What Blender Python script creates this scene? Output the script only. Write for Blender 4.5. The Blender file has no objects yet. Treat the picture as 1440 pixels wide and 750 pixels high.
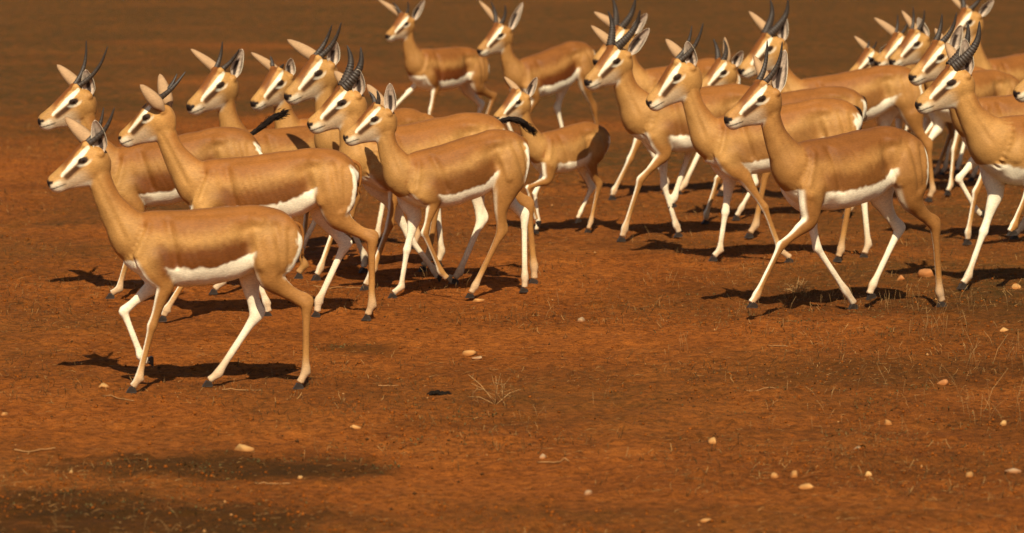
import bpy, math, random
import numpy as np
from mathutils import Vector, kdtree

# ------------------------------------------------------------------ camera, sky, sun, exposure
scene = bpy.context.scene
CAM_H = 2.15
cam_data = bpy.data.cameras.new("camera")
cam = bpy.data.objects.new("camera", cam_data)
scene.collection.objects.link(cam)
cam.location = (0, 0, CAM_H)
cam.rotation_euler = (math.radians(90) - math.atan(644 / 6000), 0, 0)
cam_data.lens = 150
cam_data.sensor_width = 36
cam_data.sensor_fit = 'HORIZONTAL'
cam_data.clip_end = 4000
cam_data.dof.use_dof = True
cam_data.dof.focus_distance = 17.5
cam_data.dof.aperture_fstop = 4.8
scene.camera = cam

SUN_EL = math.radians(46)
SUN_AZ = math.radians(4)          # behind the camera, a little to its right
world = bpy.data.worlds.new("World")
scene.world = world
world.use_nodes = True
wn = world.node_tree.nodes
wl = world.node_tree.links
sky = wn.new('ShaderNodeTexSky')
sky.sky_type = 'NISHITA'
sky.sun_disc = False
sky.sun_elevation = SUN_EL
sky.sun_rotation = math.pi - SUN_AZ
sky.dust_density = 2.0
wl.new(sky.outputs[0], wn['Background'].inputs[0])
wn['Background'].inputs[1].default_value = 0.05
sun_data = bpy.data.lights.new("sun", 'SUN')
sun_data.energy = 5.0
sun_data.angle = math.radians(0.5)
sun_data.color = (1.0, 0.87, 0.66)
sun = bpy.data.objects.new("sun", sun_data)
scene.collection.objects.link(sun)
sun_dir = Vector((math.sin(SUN_AZ) * math.cos(SUN_EL), -math.cos(SUN_AZ) * math.cos(SUN_EL), math.sin(SUN_EL)))
sun.rotation_euler = (-sun_dir).to_track_quat('-Z', 'Y').to_euler()
sun.location = sun_dir * 60

vs = scene.view_settings
vs.view_transform = 'Standard'
vs.look = 'None'
vs.gamma = 1
vs.exposure = 0.3
vs.use_curve_mapping = False

rng = np.random.default_rng(7)
random.seed(7)
C = scene.collection


# ------------------------------------------------------------------ helpers
def lattice(ix, iy, iz, seed):
    h = (ix.astype(np.int64) * 374761393 + iy.astype(np.int64) * 668265263 + iz.astype(np.int64) * 2147483647 + seed * 974634777)
    h = (h ^ (h >> 13)) * 1274126177
    h = h ^ (h >> 16)
    return (h & 0xFFFF) / 65535.0


def vnoise(p, scale, seed=0):
    """smooth value noise in 0..1 at points p (n,3)"""
    q = p * scale
    i = np.floor(q)
    f = q - i
    f = f * f * (3 - 2 * f)
    i = i.astype(np.int64)
    r = 0
    for dx in (0, 1):
        wx = f[:, 0] if dx else 1 - f[:, 0]
        for dy in (0, 1):
            wy = f[:, 1] if dy else 1 - f[:, 1]
            for dz in (0, 1):
                wz = f[:, 2] if dz else 1 - f[:, 2]
                r = r + wx * wy * wz * lattice(i[:, 0] + dx, i[:, 1] + dy, i[:, 2] + dz, seed)
    return r


def ss(a, b, x):
    t = np.clip((x - a) / (b - a), 0, 1)
    return t * t * (3 - 2 * t)


def lerp(a, b, t):
    t = np.asarray(t)[..., None]
    return np.asarray(a) * (1 - t) + np.asarray(b) * t


def mesh_obj(name, verts, faces, mat, parent=None, smooth=True, mesh=None):
    if mesh is None:
        mesh = bpy.data.meshes.new(name)
        mesh.from_pydata([tuple(map(float, v)) for v in verts], [], [tuple(map(int, f)) for f in faces])
    if smooth:
        mesh.polygons.foreach_set('use_smooth', [True] * len(mesh.polygons))
    if mat:
        mesh.materials.append(mat)
    o = bpy.data.objects.new(name, mesh)
    C.objects.link(o)
    if parent:
        o.parent = parent
    return o


def tag(o, label=None, cat=None, group=None, kind=None):
    for k, v in (('label', label), ('category', cat), ('group', group), ('kind', kind)):
        if v:
            o[k] = v
    return o


def set_col(mesh, cols, name='coat'):
    a = mesh.attributes.new(name, 'FLOAT_COLOR', 'POINT')
    c = np.ones((len(cols), 4), np.float32)
    c[:, :3] = cols
    a.data.foreach_set('color', c.ravel())


def big_mesh(name, V, F3, mat, kind=None, label=None, cat=None, col=None, smooth=False):
    """fast mesh from numpy arrays, F3 is (n,k)"""
    V = np.asarray(V, np.float32)
    F3 = np.asarray(F3, np.int32)
    k = F3.shape[1]
    me = bpy.data.meshes.new(name)
    me.vertices.add(len(V))
    me.vertices.foreach_set('co', V.ravel())
    me.loops.add(F3.size)
    me.loops.foreach_set('vertex_index', F3.ravel())
    me.polygons.add(len(F3))
    me.polygons.foreach_set('loop_start', np.arange(0, F3.size, k, dtype=np.int32))
    me.polygons.foreach_set('loop_total', np.full(len(F3), k, np.int32))
    me.update(calc_edges=True)
    me.validate()
    if smooth:
        me.polygons.foreach_set('use_smooth', [True] * len(me.polygons))
    if col is not None:
        set_col(me, col)
    me.materials.append(mat)
    o = bpy.data.objects.new(name, me)
    C.objects.link(o)
    return tag(o, label, cat, None, kind)


# ------------------------------------------------------------------ materials
def new_mat(name):
    m = bpy.data.materials.new(name)
    m.use_nodes = True
    nt = m.node_tree
    return m, nt, nt.nodes['Principled BSDF']


def nd(nt, typ, **kw):
    n = nt.nodes.new(typ)
    for k, v in kw.items():
        if k.startswith('i_'):
            n.inputs[int(k[2:])].default_value = v
        else:
            setattr(n, k, v)
    return n


def coat_material(name, rough, spec, noise_scale, amount, bump, sheen=0.0):
    m, nt, b = new_mat(name)
    at = nd(nt, 'ShaderNodeAttribute', attribute_name='coat')
    tc = nd(nt, 'ShaderNodeTexCoord')
    mp = nd(nt, 'ShaderNodeMapping')
    mp.inputs['Scale'].default_value = (0.35, 1, 1)
    nz = nd(nt, 'ShaderNodeTexNoise')
    nz.inputs['Scale'].default_value = noise_scale
    nz.inputs['Detail'].default_value = 5
    nz.inputs['Roughness'].default_value = 0.7
    nz2 = nd(nt, 'ShaderNodeTexNoise')
    nz2.inputs['Scale'].default_value = 14
    nz2.inputs['Detail'].default_value = 4
    mr = nd(nt, 'ShaderNodeMapRange')
    mr.inputs['From Min'].default_value = 0.25
    mr.inputs['From Max'].default_value = 0.75
    mr.inputs['To Min'].default_value = 1 - amount
    mr.inputs['To Max'].default_value = 1 + amount
    mr2 = nd(nt, 'ShaderNodeMapRange')
    mr2.inputs['From Min'].default_value = 0.3
    mr2.inputs['From Max'].default_value = 0.7
    mr2.inputs['To Min'].default_value = 0.9
    mr2.inputs['To Max'].default_value = 1.1
    mul = nd(nt, 'ShaderNodeMath', operation='MULTIPLY')
    mix = nd(nt, 'ShaderNodeVectorMath', operation='SCALE')
    L = nt.links.new
    L(tc.outputs['Object'], mp.inputs[0])
    L(mp.outputs[0], nz.inputs['Vector'])
    L(tc.outputs['Object'], nz2.inputs['Vector'])
    L(nz.outputs['Fac'], mr.inputs['Value'])
    L(nz2.outputs['Fac'], mr2.inputs['Value'])
    L(mr.outputs[0], mul.inputs[0])
    L(mr2.outputs[0], mul.inputs[1])
    L(at.outputs['Color'], mix.inputs[0])
    L(mul.outputs[0], mix.inputs['Scale'])
    L(mix.outputs[0], b.inputs['Base Color'])
    b.inputs['Roughness'].default_value = rough
    b.inputs['Specular IOR Level'].default_value = spec
    if sheen:
        b.inputs['Sheen Weight'].default_value = sheen
        b.inputs['Sheen Roughness'].default_value = 0.5
        b.inputs['Sheen Tint'].default_value = (1.0, 0.8, 0.5, 1)
    bp = nd(nt, 'ShaderNodeBump')
    bp.inputs['Strength'].default_value = bump
    bp.inputs['Distance'].default_value = 0.004
    L(nz.outputs['Fac'], bp.inputs['Height'])
    L(bp.outputs[0], b.inputs['Normal'])
    return m


M_COAT = coat_material('short_fur', 0.60, 0.22, 210, 0.27, 0.4, 0.0)
M_EAR = coat_material('ear_fur', 0.8, 0.15, 220, 0.25, 0.3)
M_HORN = coat_material('horn_keratin', 0.5, 0.4, 120, 0.35, 0.5)
M_HOOF = coat_material('hoof_keratin', 0.45, 0.4, 120, 0.25, 0.3)
M_PLANT = coat_material('dry_plant', 0.85, 0.15, 60, 0.25, 0.1)
M_EYE, _nt, _b = new_mat('dark_eye')
_b.inputs['Base Color'].default_value = (0.006, 0.004, 0.003, 1)
_b.inputs['Roughness'].default_value = 0.08
_b.inputs['Specular IOR Level'].default_value = 0.6


def ground_material():
    m, nt, b = new_mat('red_soil')
    L = nt.links.new
    geo = nd(nt, 'ShaderNodeNewGeometry')
    P = geo.outputs['Position']

    def noise(scale, detail=6, rough=0.6, dist=0.0, vec=None):
        n = nd(nt, 'ShaderNodeTexNoise')
        n.inputs['Scale'].default_value = scale
        n.inputs['Detail'].default_value = detail
        n.inputs['Roughness'].default_value = rough
        n.inputs['Distortion'].default_value = dist
        L(vec or P, n.inputs['Vector'])
        return n.outputs['Fac']

    def ramp(v, stops):
        r = nd(nt, 'ShaderNodeValToRGB')
        e = r.color_ramp.elements
        while len(e) < len(stops):
            e.new(0.5)
        for i, (p, c) in enumerate(stops):
            e[i].position = p
            e[i].color = (*c, 1) if len(c) == 3 else c
        L(v, r.inputs[0])
        return r.outputs[0]

    def mixc(a, c, f):
        x = nd(nt, 'ShaderNodeMix', data_type='RGBA')
        for s, v in ((x.inputs[6], a), (x.inputs[7], c)):
            if isinstance(v, tuple):
                s.default_value = (*v, 1)
            else:
                L(v, s)
        if isinstance(f, float):
            x.inputs[0].default_value = f
        else:
            L(f, x.inputs[0])
        return x.outputs[2]

    def math_(op, a, c=None, clamp=False):
        x = nd(nt, 'ShaderNodeMath', operation=op, use_clamp=clamp)
        for s, v in ((x.inputs[0], a), (x.inputs[1], c)):
            if v is None:
                continue
            if isinstance(v, (int, float)):
                s.default_value = v
            else:
                L(v, s)
        return x.outputs[0]

    def rng_(v, a, c, t0=0.0, t1=1.0):
        x = nd(nt, 'ShaderNodeMapRange', interpolation_type='SMOOTHSTEP')
        L(v, x.inputs['Value'])
        for k, q in (('From Min', a), ('From Max', c), ('To Min', t0), ('To Max', t1)):
            x.inputs[k].default_value = q
        return x.outputs[0]

    soil = ramp(noise(2.2, 8, 0.62), [(0.3, (0.262, 0.074, 0.0110)), (0.52, (0.318, 0.092, 0.0135)), (0.72, (0.366, 0.112, 0.0180))])
    grit = rng_(noise(24.0, 7, 0.8), 0.34, 0.62, 0.45, 1.25)
    fine = rng_(noise(150.0, 3, 0.7), 0.3, 0.7, 0.8, 1.2)
    sc = nd(nt, 'ShaderNodeVectorMath', operation='SCALE')
    L(soil, sc.inputs[0])
    tonal = rng_(noise(0.9, 4, 0.6, 0.5), 0.32, 0.68, 0.82, 1.14)
    L(math_('MULTIPLY', math_('MULTIPLY', grit, fine), tonal), sc.inputs['Scale'])
    col = sc.outputs[0]
    # thin weathered plant cover: olive stains, wide patches far off and on the right
    sep = nd(nt, 'ShaderNodeSeparateXYZ')
    L(P, sep.inputs[0])
    cover = noise(0.30, 3, 0.55, 0.4)
    far = rng_(sep.outputs['Y'], 17.0, 46.0, 0.0, 0.32)
    right = rng_(sep.outputs['X'], 0.3, 4.5, 0.0, 0.17)
    cv = math_('ADD', math_('ADD', cover, far), right)
    spk = rng_(noise(9.0, 6, 0.75), 0.34, 0.62, 0.35, 1.0)
    cmask = math_('MULTIPLY', rng_(cv, 0.42, 0.80), spk)
    col = mixc(col, (0.062, 0.045, 0.0115), math_('MULTIPLY', cmask, 0.92))
    # darker patches mixed into the soil colour, each with a soft irregular rim
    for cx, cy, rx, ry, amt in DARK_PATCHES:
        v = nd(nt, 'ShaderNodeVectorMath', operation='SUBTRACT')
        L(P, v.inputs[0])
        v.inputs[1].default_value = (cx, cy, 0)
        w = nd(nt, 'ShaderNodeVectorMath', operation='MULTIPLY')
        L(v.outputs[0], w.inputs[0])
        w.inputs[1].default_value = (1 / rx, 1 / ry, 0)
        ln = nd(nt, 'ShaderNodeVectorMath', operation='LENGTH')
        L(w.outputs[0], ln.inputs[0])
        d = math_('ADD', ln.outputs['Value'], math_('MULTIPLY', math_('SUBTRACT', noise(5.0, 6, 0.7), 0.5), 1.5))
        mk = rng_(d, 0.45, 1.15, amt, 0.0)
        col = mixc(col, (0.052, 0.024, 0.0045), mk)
    # pale crumbs and straw dust
    vor = nd(nt, 'ShaderNodeTexNoise')
    vor.inputs['Scale'].default_value = 55
    vor.inputs['Detail'].default_value = 2
    L(P, vor.inputs['Vector'])
    crumb = rng_(vor.outputs['Fac'], 0.70, 0.76)
    col = mixc(col, (0.42, 0.20, 0.065), math_('MULTIPLY', crumb, 0.6))
    L(col, b.inputs['Base Color'])
    b.inputs['Roughness'].default_value = 0.95
    b.inputs['Specular IOR Level'].default_value = 0.08
    h = math_('ADD', math_('MULTIPLY', noise(30.0, 6, 0.75), 1.0), math_('MULTIPLY', noise(140.0, 4, 0.7), 0.35))
    bp = nd(nt, 'ShaderNodeBump')
    bp.inputs['Strength'].default_value = 0.8
    bp.inputs['Distance'].default_value = 0.045
    L(h, bp.inputs['Height'])
    L(bp.outputs[0], b.inputs['Normal'])
    return m


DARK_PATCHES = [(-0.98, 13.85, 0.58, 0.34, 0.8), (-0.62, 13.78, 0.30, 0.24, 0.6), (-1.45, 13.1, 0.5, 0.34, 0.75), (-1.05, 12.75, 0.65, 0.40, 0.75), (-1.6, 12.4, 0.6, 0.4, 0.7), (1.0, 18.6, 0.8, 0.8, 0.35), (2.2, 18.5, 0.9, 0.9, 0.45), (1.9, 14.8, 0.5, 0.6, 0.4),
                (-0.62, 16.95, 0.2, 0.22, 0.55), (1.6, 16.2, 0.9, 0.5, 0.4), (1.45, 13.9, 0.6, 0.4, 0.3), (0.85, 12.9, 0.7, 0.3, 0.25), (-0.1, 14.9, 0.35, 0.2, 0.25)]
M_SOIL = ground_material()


# ------------------------------------------------------------------ ground
def relief(x, y):
    p = np.stack([x, y, np.zeros_like(x)], 1)
    z = (vnoise(p, 1.3, 1) - 0.5) * 0.016 + (vnoise(p, 5.0, 2) - 0.5) * 0.012
    z += (vnoise(p, 11.0, 3) - 0.5) * 0.015 + (vnoise(p, 21.0, 4) - 0.5) * 0.010
    # small clods standing up
    n = vnoise(p, 23.0, 5)
    z += np.clip(n - 0.74, 0, 1) * 0.05
    fade = np.clip((60 - np.hypot(x, y - 12)) / 40, 0, 1)
    return z * fade - 0.004


def ground_sheet():
    xs = np.concatenate([-np.geomspace(1500, 5.2, 24), np.arange(-5.0, -3.4, 0.06), np.arange(-3.4, 3.4, 0.024), np.arange(3.4, 5.0, 0.06), np.geomspace(5.2, 1500, 24)])
    ys = np.concatenate([-np.geomspace(300, 2, 10), np.arange(0, 11.6, 0.4), np.arange(11.8, 20.5, 0.032), np.arange(20.5, 30, 0.07), np.arange(30, 50, 0.2), np.geomspace(51, 2500, 26)])
    X, Y = np.meshgrid(xs, ys)
    Z = relief(X.ravel(), Y.ravel())
    V = np.stack([X.ravel(), Y.ravel(), Z], 1)
    nx, ny = len(xs), len(ys)
    i = np.arange(ny - 1)[:, None] * nx + np.arange(nx - 1)[None, :]
    Fq = np.stack([i, i + 1, i + 1 + nx, i + nx], -1).reshape(-1, 4)
    return big_mesh('ground', V, Fq, M_SOIL, 'structure', smooth=True)


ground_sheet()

# ------------------------------------------------------------------ gazelles: poses in metres, local frame x forward, y left, z up
POSES = {
  'A': {'g':[-1.148,15.78,0.0],'yaw':10,'s':1.0,'W':[0.213,0.664],'R':[-0.224,0.681],'B':[0.369,0.0,0.87],'N':[0.564,0.0,0.773],'hy':0,'male':0,'hr':0.0095,'hook':0,'tail':'down','horn':[[0.361,-0.042,1.049],[0.329,0.047,1.054]],'ear':[[0.501,-0.103,1.012],[0.402,0.049,1.011]],'eo':'','legs':[[[0.199,0.244],[0.25,0.05],[0.296,0.0]],[[0.293,0.287],[0.228,0.115],[0.183,0.082]],[[-0.377,0.309],[-0.373,0.062],[-0.327,0.0]],[[-0.199,0.257],[-0.056,0.043],[0.0,0.0]]]},
  'B': {'g':[-1.05,17.968,0.0],'yaw':3,'s':1.03,'W':[0.236,0.673],'R':[-0.244,0.725],'B':[0.399,-0.0,0.869],'N':[0.599,-0.061,0.76],'hy':-17,'male':0,'hr':0.012,'hook':0,'tail':'down','horn':[[0.363,-0.071,1.035],[0.325,0.015,1.049]],'ear':[[0.436,-0.089,1.034],[0.515,0.049,0.998]],'eo':'back','legs':[[[0.328,0.18],[0.413,0.045],[0.449,0.0]],[[0.059,0.242],[-0.009,0.06],[0.007,0.0]],[[-0.455,0.337],[-0.454,0.062],[-0.412,0.0]],[[-0.34,0.3],[-0.23,0.064],[-0.199,0.0]]]},
  'C': {'g':[-1.507,18.818,0.0],'yaw':6,'s':1.02,'W':[0.221,0.663],'R':[-0.234,0.751],'B':[0.357,-0.0,0.875],'N':[0.573,0.054,0.78],'hy':14,'male':0,'hr':0.0095,'hook':0,'tail':'up','horn':[[0.369,-0.04,1.133],[0.277,0.057,1.11]],'ear':[[0.499,-0.094,1.024],[0.374,0.056,1.01]],'eo':'','legs':[[[0.183,0.226],[0.238,0.04],[0.295,0.0]],[[0.16,0.255],[0.063,0.071],[0.089,0.0]],[[-0.511,0.312],[-0.583,0.137],[-0.538,0.08]],[[-0.327,0.229],[-0.222,0.051],[-0.164,0.0]]]},
  'D': {'g':[-1.063,20.19,0.0],'yaw':26,'s':0.975,'W':[0.2,0.641],'R':[-0.21,0.651],'B':[0.289,-0.0,0.872],'N':[0.514,0.04,0.757],'hy':10,'male':0,'hr':0.0108,'hook':0,'tail':'down','horn':[[0.323,-0.02,1.059],[0.28,0.086,1.03]],'ear':[[0.434,-0.146,1.022],[0.259,0.07,1.029]],'eo':'','legs':[[[0.298,0.254],[0.366,0.058],[0.41,0.0]],[[0.142,0.244],[0.049,0.068],[0.073,0.0]],[[-0.317,0.292],[-0.268,0.054],[-0.22,0.0]],[[-0.21,0.278],[-0.088,0.049],[-0.034,0.0]]]},
  'E': {'g':[-0.864,20.781,0.0],'yaw':28,'s':0.98,'W':[0.188,0.648],'R':[-0.196,0.663],'B':[0.256,0.0,0.844],'N':[0.463,0.063,0.734],'hy':17,'male':0,'hr':0.011,'hook':0,'tail':'down','horn':[[0.335,-0.023,0.959],[0.306,0.067,0.925]],'ear':[[0.387,-0.133,0.972],[0.26,0.051,0.95]],'eo':'','legs':[[[0.179,0.245],[0.203,0.049],[0.247,0.0]],[[0.286,0.255],[0.355,0.059],[0.399,0.0]],[[-0.392,0.284],[-0.417,0.059],[-0.378,0.0]],[[-0.304,0.294],[-0.255,0.054],[-0.206,0.0]]]},
  'F': {'g':[-0.636,19.752,0.0],'yaw':38,'s':1.08,'W':[0.184,0.728],'R':[-0.192,0.761],'B':[0.251,-0.0,0.96],'N':[0.473,-0.031,0.837],'hy':-8,'male':0,'hr':0.012,'hook':0,'tail':'down','horn':[[0.236,-0.008,1.162],[0.25,0.084,1.176]],'ear':[[0.366,-0.182,1.091],[0.267,0.062,1.091]],'eo':'','legs':[[[0.275,0.243],[0.364,0.049],[0.408,0.0]],[[0.119,0.27],[0.016,0.076],[0.043,0.0]],[[-0.311,0.324],[-0.257,0.059],[-0.203,0.0]],[[-0.408,0.313],[-0.435,0.065],[-0.392,0.0]]]},
  'G': {'g':[-0.409,19.216,0.0],'yaw':20,'s':1.06,'W':[0.238,0.71],'R':[-0.243,0.782],'B':[0.294,-0.0,0.852],'N':[0.516,-0.031,0.738],'hy':-8,'male':1,'hr':0.021,'hook':1,'tail':'out','horn':[[0.33,-0.064,1.092],[0.301,0.043,1.088]],'ear':[[0.374,-0.116,0.975],[0.319,0.057,0.993]],'eo':'','legs':[[[0.174,0.291],[0.252,0.095],[0.313,0.0]],[[0.028,0.202],[-0.087,0.055],[-0.108,0.012]],[[-0.491,0.344],[-0.518,0.074],[-0.494,0.0]],[[-0.307,0.275],[-0.201,0.043],[-0.156,0.0]]]},
  'H': {'g':[-0.26,18.791,0.0],'yaw':22,'s':0.965,'W':[0.199,0.641],'R':[-0.202,0.737],'B':[0.295,0.0,0.807],'N':[0.491,-0.035,0.713],'hy':-10,'male':0,'hr':0.01,'hook':0,'tail':'down','horn':[[0.37,-0.065,0.914],[0.366,0.023,0.923]],'ear':[[0.364,-0.11,0.943],[0.315,0.048,0.957]],'eo':'','legs':[[[0.159,0.293],[0.082,0.12],[0.035,0.071]],[[0.197,0.207],[0.225,0.046],[0.285,0.0]],[[-0.202,0.278],[-0.076,0.043],[-0.036,0.0]],[[-0.363,0.332],[-0.366,0.059],[-0.342,0.0]]]},
  'I': {'g':[-0.435,27.125,0.0],'yaw':44,'s':0.95,'W':[0.196,0.638],'R':[-0.201,0.636],'B':[0.287,-0.0,0.807],'N':[0.488,0.007,0.725],'hy':2,'male':0,'hr':0.009,'hook':0,'tail':'up','horn':[[0.374,-0.07,0.938],[0.344,0.036,0.949]],'ear':[[0.398,-0.183,0.953],[0.247,0.089,0.952]],'eo':'','legs':[[[0.165,0.256],[0.215,0.077],[0.264,0.0]],[[0.252,0.363],[0.399,0.257],[0.442,0.183]],[[-0.383,0.307],[-0.314,0.169],[-0.32,0.105]],[[-0.382,0.245],[-0.306,0.05],[-0.23,0.0]]]},
  'J': {'g':[0.216,26.345,0.0],'yaw':38,'s':0.95,'W':[0.202,0.615],'R':[-0.202,0.716],'B':[0.307,0.0,0.785],'N':[0.516,-0.015,0.674],'hy':-4,'male':0,'hr':0.0125,'hook':0,'tail':'down','horn':[[0.385,-0.07,0.976],[0.361,0.041,0.958]],'ear':[[0.404,-0.166,0.978],[0.262,0.091,0.97]],'eo':'','legs':[[[0.22,0.246],[0.242,0.06],[0.298,0.0]],[[0.287,0.275],[0.211,0.123],[0.183,0.076]],[[-0.331,0.287],[-0.378,0.068],[-0.366,0.0]],[[-0.131,0.287],[-0.194,0.085],[-0.143,0.0]]]},
  'K': {'g':[0.27,21.663,0.0],'yaw':36,'s':0.8,'W':[0.138,0.515],'R':[-0.137,0.561],'B':[0.25,0.0,0.689],'N':[0.436,-0.0,0.597],'hy':0,'male':0,'hr':0,'hook':0,'tail':'down','horn':[],'ear':[[0.305,-0.107,0.801],[0.228,0.067,0.804]],'eo':'','legs':[[[0.272,0.247],[0.237,0.137],[0.205,0.049]],[[0.155,0.205],[0.132,0.062],[0.164,0.0]],[[-0.178,0.229],[-0.128,0.051],[-0.092,0.0]],[[-0.203,0.208],[-0.135,0.094],[-0.107,0.041]]]},
  'L': {'g':[0.925,21.409,0.0],'yaw':15,'s':1.1,'W':[0.235,0.733],'R':[-0.229,0.772],'B':[0.369,0.0,0.91],'N':[0.59,0.076,0.794],'hy':19,'male':1,'hr':0.021,'hook':1,'tail':'down','horn':[[0.452,-0.035,1.143],[0.32,0.082,1.154]],'ear':[[0.517,-0.116,1.069],[0.272,0.083,1.062]],'eo':'','legs':[[[0.31,0.306],[0.394,0.056],[0.431,0.0]],[[0.145,0.257],[0.08,0.054],[0.091,0.0]],[[-0.35,0.33],[-0.295,0.061],[-0.24,0.0]],[[0.003,0.459],[0.096,0.191],[0.122,0.148]]]},
  'L2': {'g':[0.93,23.756,0.0],'yaw':25,'s':1.06,'W':[0.207,0.709],'R':[-0.202,0.763],'B':[0.305,0.0,0.893],'N':[0.533,0.036,0.759],'hy':9,'male':1,'hr':0.019,'hook':0,'tail':'down','horn':[[0.391,-0.049,1.113],[0.309,0.076,1.121]],'ear':[[0.456,-0.148,1.028],[0.246,0.091,1.026]],'eo':'','legs':[[[0.336,0.218],[0.436,0.045],[0.467,0.0]],[[0.144,0.265],[0.043,0.074],[0.07,0.0]],[[-0.319,0.318],[-0.266,0.058],[-0.213,0.0]],[[-0.202,0.302],[-0.069,0.053],[-0.011,0.0]]]},
  'M': {'g':[1.246,20.286,0.0],'yaw':10,'s':1.05,'W':[0.26,0.691],'R':[-0.251,0.78],'B':[0.392,-0.0,0.913],'N':[0.607,0.007,0.76],'hy':2,'male':0,'hr':0.012,'hook':0,'tail':'down','horn':[[0.39,-0.045,1.123],[0.357,0.053,1.141]],'ear':[[0.504,-0.107,1.06],[0.436,0.057,1.058]],'eo':'','legs':[[[0.057,0.264],[-0.02,0.059],[-0.045,0.0]],[[0.218,0.23],[0.245,0.05],[0.297,0.0]],[[-0.364,0.316],[-0.317,0.051],[-0.282,0.0]],[[-0.461,0.304],[-0.487,0.063],[-0.445,0.0]]]},
  'N': {'g':[1.477,22.384,0.0],'yaw':20,'s':0.98,'W':[0.256,0.651],'R':[-0.248,0.696],'B':[0.354,0.0,0.795],'N':[0.555,0.05,0.691],'hy':14,'male':0,'hr':0.0145,'hook':0,'tail':'down','horn':[[0.44,-0.037,0.954],[0.415,0.047,0.954]],'ear':[[0.36,-0.075,0.962],[0.32,0.069,0.895]],'eo':'','legs':[[[0.453,0.228],[0.516,0.044],[0.54,0.0]],[[0.187,0.192],[0.267,0.06],[0.315,0.0]],[[-0.356,0.294],[-0.307,0.054],[-0.258,0.0]],[[-0.248,0.279],[-0.126,0.049],[-0.072,0.0]]]},
  'O': {'g':[1.431,18.226,0.0],'yaw':32,'s':1.1,'W':[0.233,0.739],'R':[-0.22,0.791],'B':[0.379,0.0,0.939],'N':[0.603,-0.024,0.843],'hy':-6,'male':0,'hr':0.0112,'hook':0,'tail':'down','horn':[[0.389,-0.04,1.175],[0.384,0.062,1.173]],'ear':[[0.407,-0.112,1.108],[0.371,0.065,1.14]],'eo':'','legs':[[[0.389,0.31],[0.516,0.103],[0.556,0.06]],[[0.1,0.275],[-0.054,0.079],[-0.073,0.0]],[[-0.431,0.347],[-0.461,0.056],[-0.447,0.0]],[[-0.334,0.324],[-0.198,0.093],[-0.172,0.035]]]},
  'P': {'g':[1.841,23.408,0.0],'yaw':10,'s':1.02,'W':[0.255,0.673],'R':[-0.243,0.75],'B':[0.376,-0.0,0.866],'N':[0.61,0.05,0.723],'hy':12,'male':1,'hr':0.021,'hook':1,'tail':'down','horn':[[0.428,-0.04,1.113],[0.353,0.063,1.121]],'ear':[[0.53,-0.114,1.044],[0.369,0.063,1.028]],'eo':'','legs':[[[0.244,0.255],[0.27,0.051],[0.316,0.0]],[[0.346,0.296],[0.265,0.133],[0.234,0.082]],[[-0.447,0.296],[-0.473,0.061],[-0.432,0.0]],[[-0.243,0.291],[-0.116,0.051],[-0.06,0.0]]]},
  'Q': {'g':[2.43,19.216,0.0],'yaw':24,'s':1.14,'W':[0.256,0.773],'R':[-0.234,0.8],'B':[0.434,0.0,0.947],'N':[0.657,-0.047,0.832],'hy':-12,'male':1,'hr':0.023,'hook':1,'tail':'down','horn':[[0.409,-0.044,1.198],[0.409,0.058,1.209]],'ear':[[0.479,-0.117,1.107],[0.478,0.046,1.134]],'eo':'','legs':[[[0.15,0.458],[0.228,0.287],[0.257,0.247]],[[0.3,0.251],[0.378,0.053],[0.429,0.0]],[[-0.36,0.342],[-0.303,0.063],[-0.246,0.0]],[[-0.234,0.325],[-0.092,0.057],[-0.029,0.0]]]},
  'R': {'g':[2.522,21.266,0.0],'yaw':24,'s':1.06,'W':[0.223,0.72],'R':[-0.203,0.744],'B':[0.388,0.0,0.943],'N':[0.617,0.024,0.83],'hy':6,'male':0,'hr':0.014,'hook':0,'tail':'down','horn':[[0.418,-0.03,1.139],[0.393,0.069,1.15]],'ear':[[0.421,-0.094,1.066],[0.366,0.071,1.09]],'eo':'','legs':[[[0.271,0.257],[0.313,0.051],[0.337,0.0]],[[0.293,0.313],[0.189,0.152],[0.144,0.114]],[[-0.32,0.318],[-0.267,0.058],[-0.214,0.0]],[[-0.203,0.302],[-0.071,0.053],[-0.012,0.0]]]},
  'S': {'g':[2.98,25.455,0.0],'yaw':44,'s':1.0,'W':[0.224,0.669],'R':[-0.2,0.695],'B':[0.321,0.0,0.913],'N':[0.541,-0.063,0.788],'hy':-16,'male':0,'hr':0.014,'hook':0,'tail':'down','horn':[[0.385,-0.079,1.076],[0.352,0.068,1.063]],'ear':[[0.378,-0.156,1.036],[0.298,0.105,1.029]],'eo':'','legs':[[[0.214,0.25],[0.239,0.05],[0.284,0.0]],[[0.324,0.26],[0.394,0.06],[0.439,0.0]],[[-0.4,0.29],[-0.425,0.06],[-0.385,0.0]],[[-0.31,0.3],[-0.26,0.055],[-0.21,0.0]]]},
  'T': {'g':[2.592,24.023,0.0],'yaw':40,'s':1.0,'W':[0.211,0.668],'R':[-0.191,0.68],'B':[0.384,0.0,0.861],'N':[0.608,-0.031,0.75],'hy':-8,'male':0,'hr':0.01,'hook':0,'tail':'down','horn':[[0.426,-0.049,1.051],[0.434,0.047,1.039]],'ear':[[0.43,-0.134,1.028],[0.451,0.014,0.995]],'eo':'','legs':[[[0.201,0.25],[0.226,0.05],[0.271,0.0]],[[0.311,0.26],[0.381,0.06],[0.426,0.0]],[[-0.391,0.29],[-0.416,0.06],[-0.376,0.0]],[[-0.301,0.3],[-0.251,0.055],[-0.201,0.0]]]},
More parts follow.
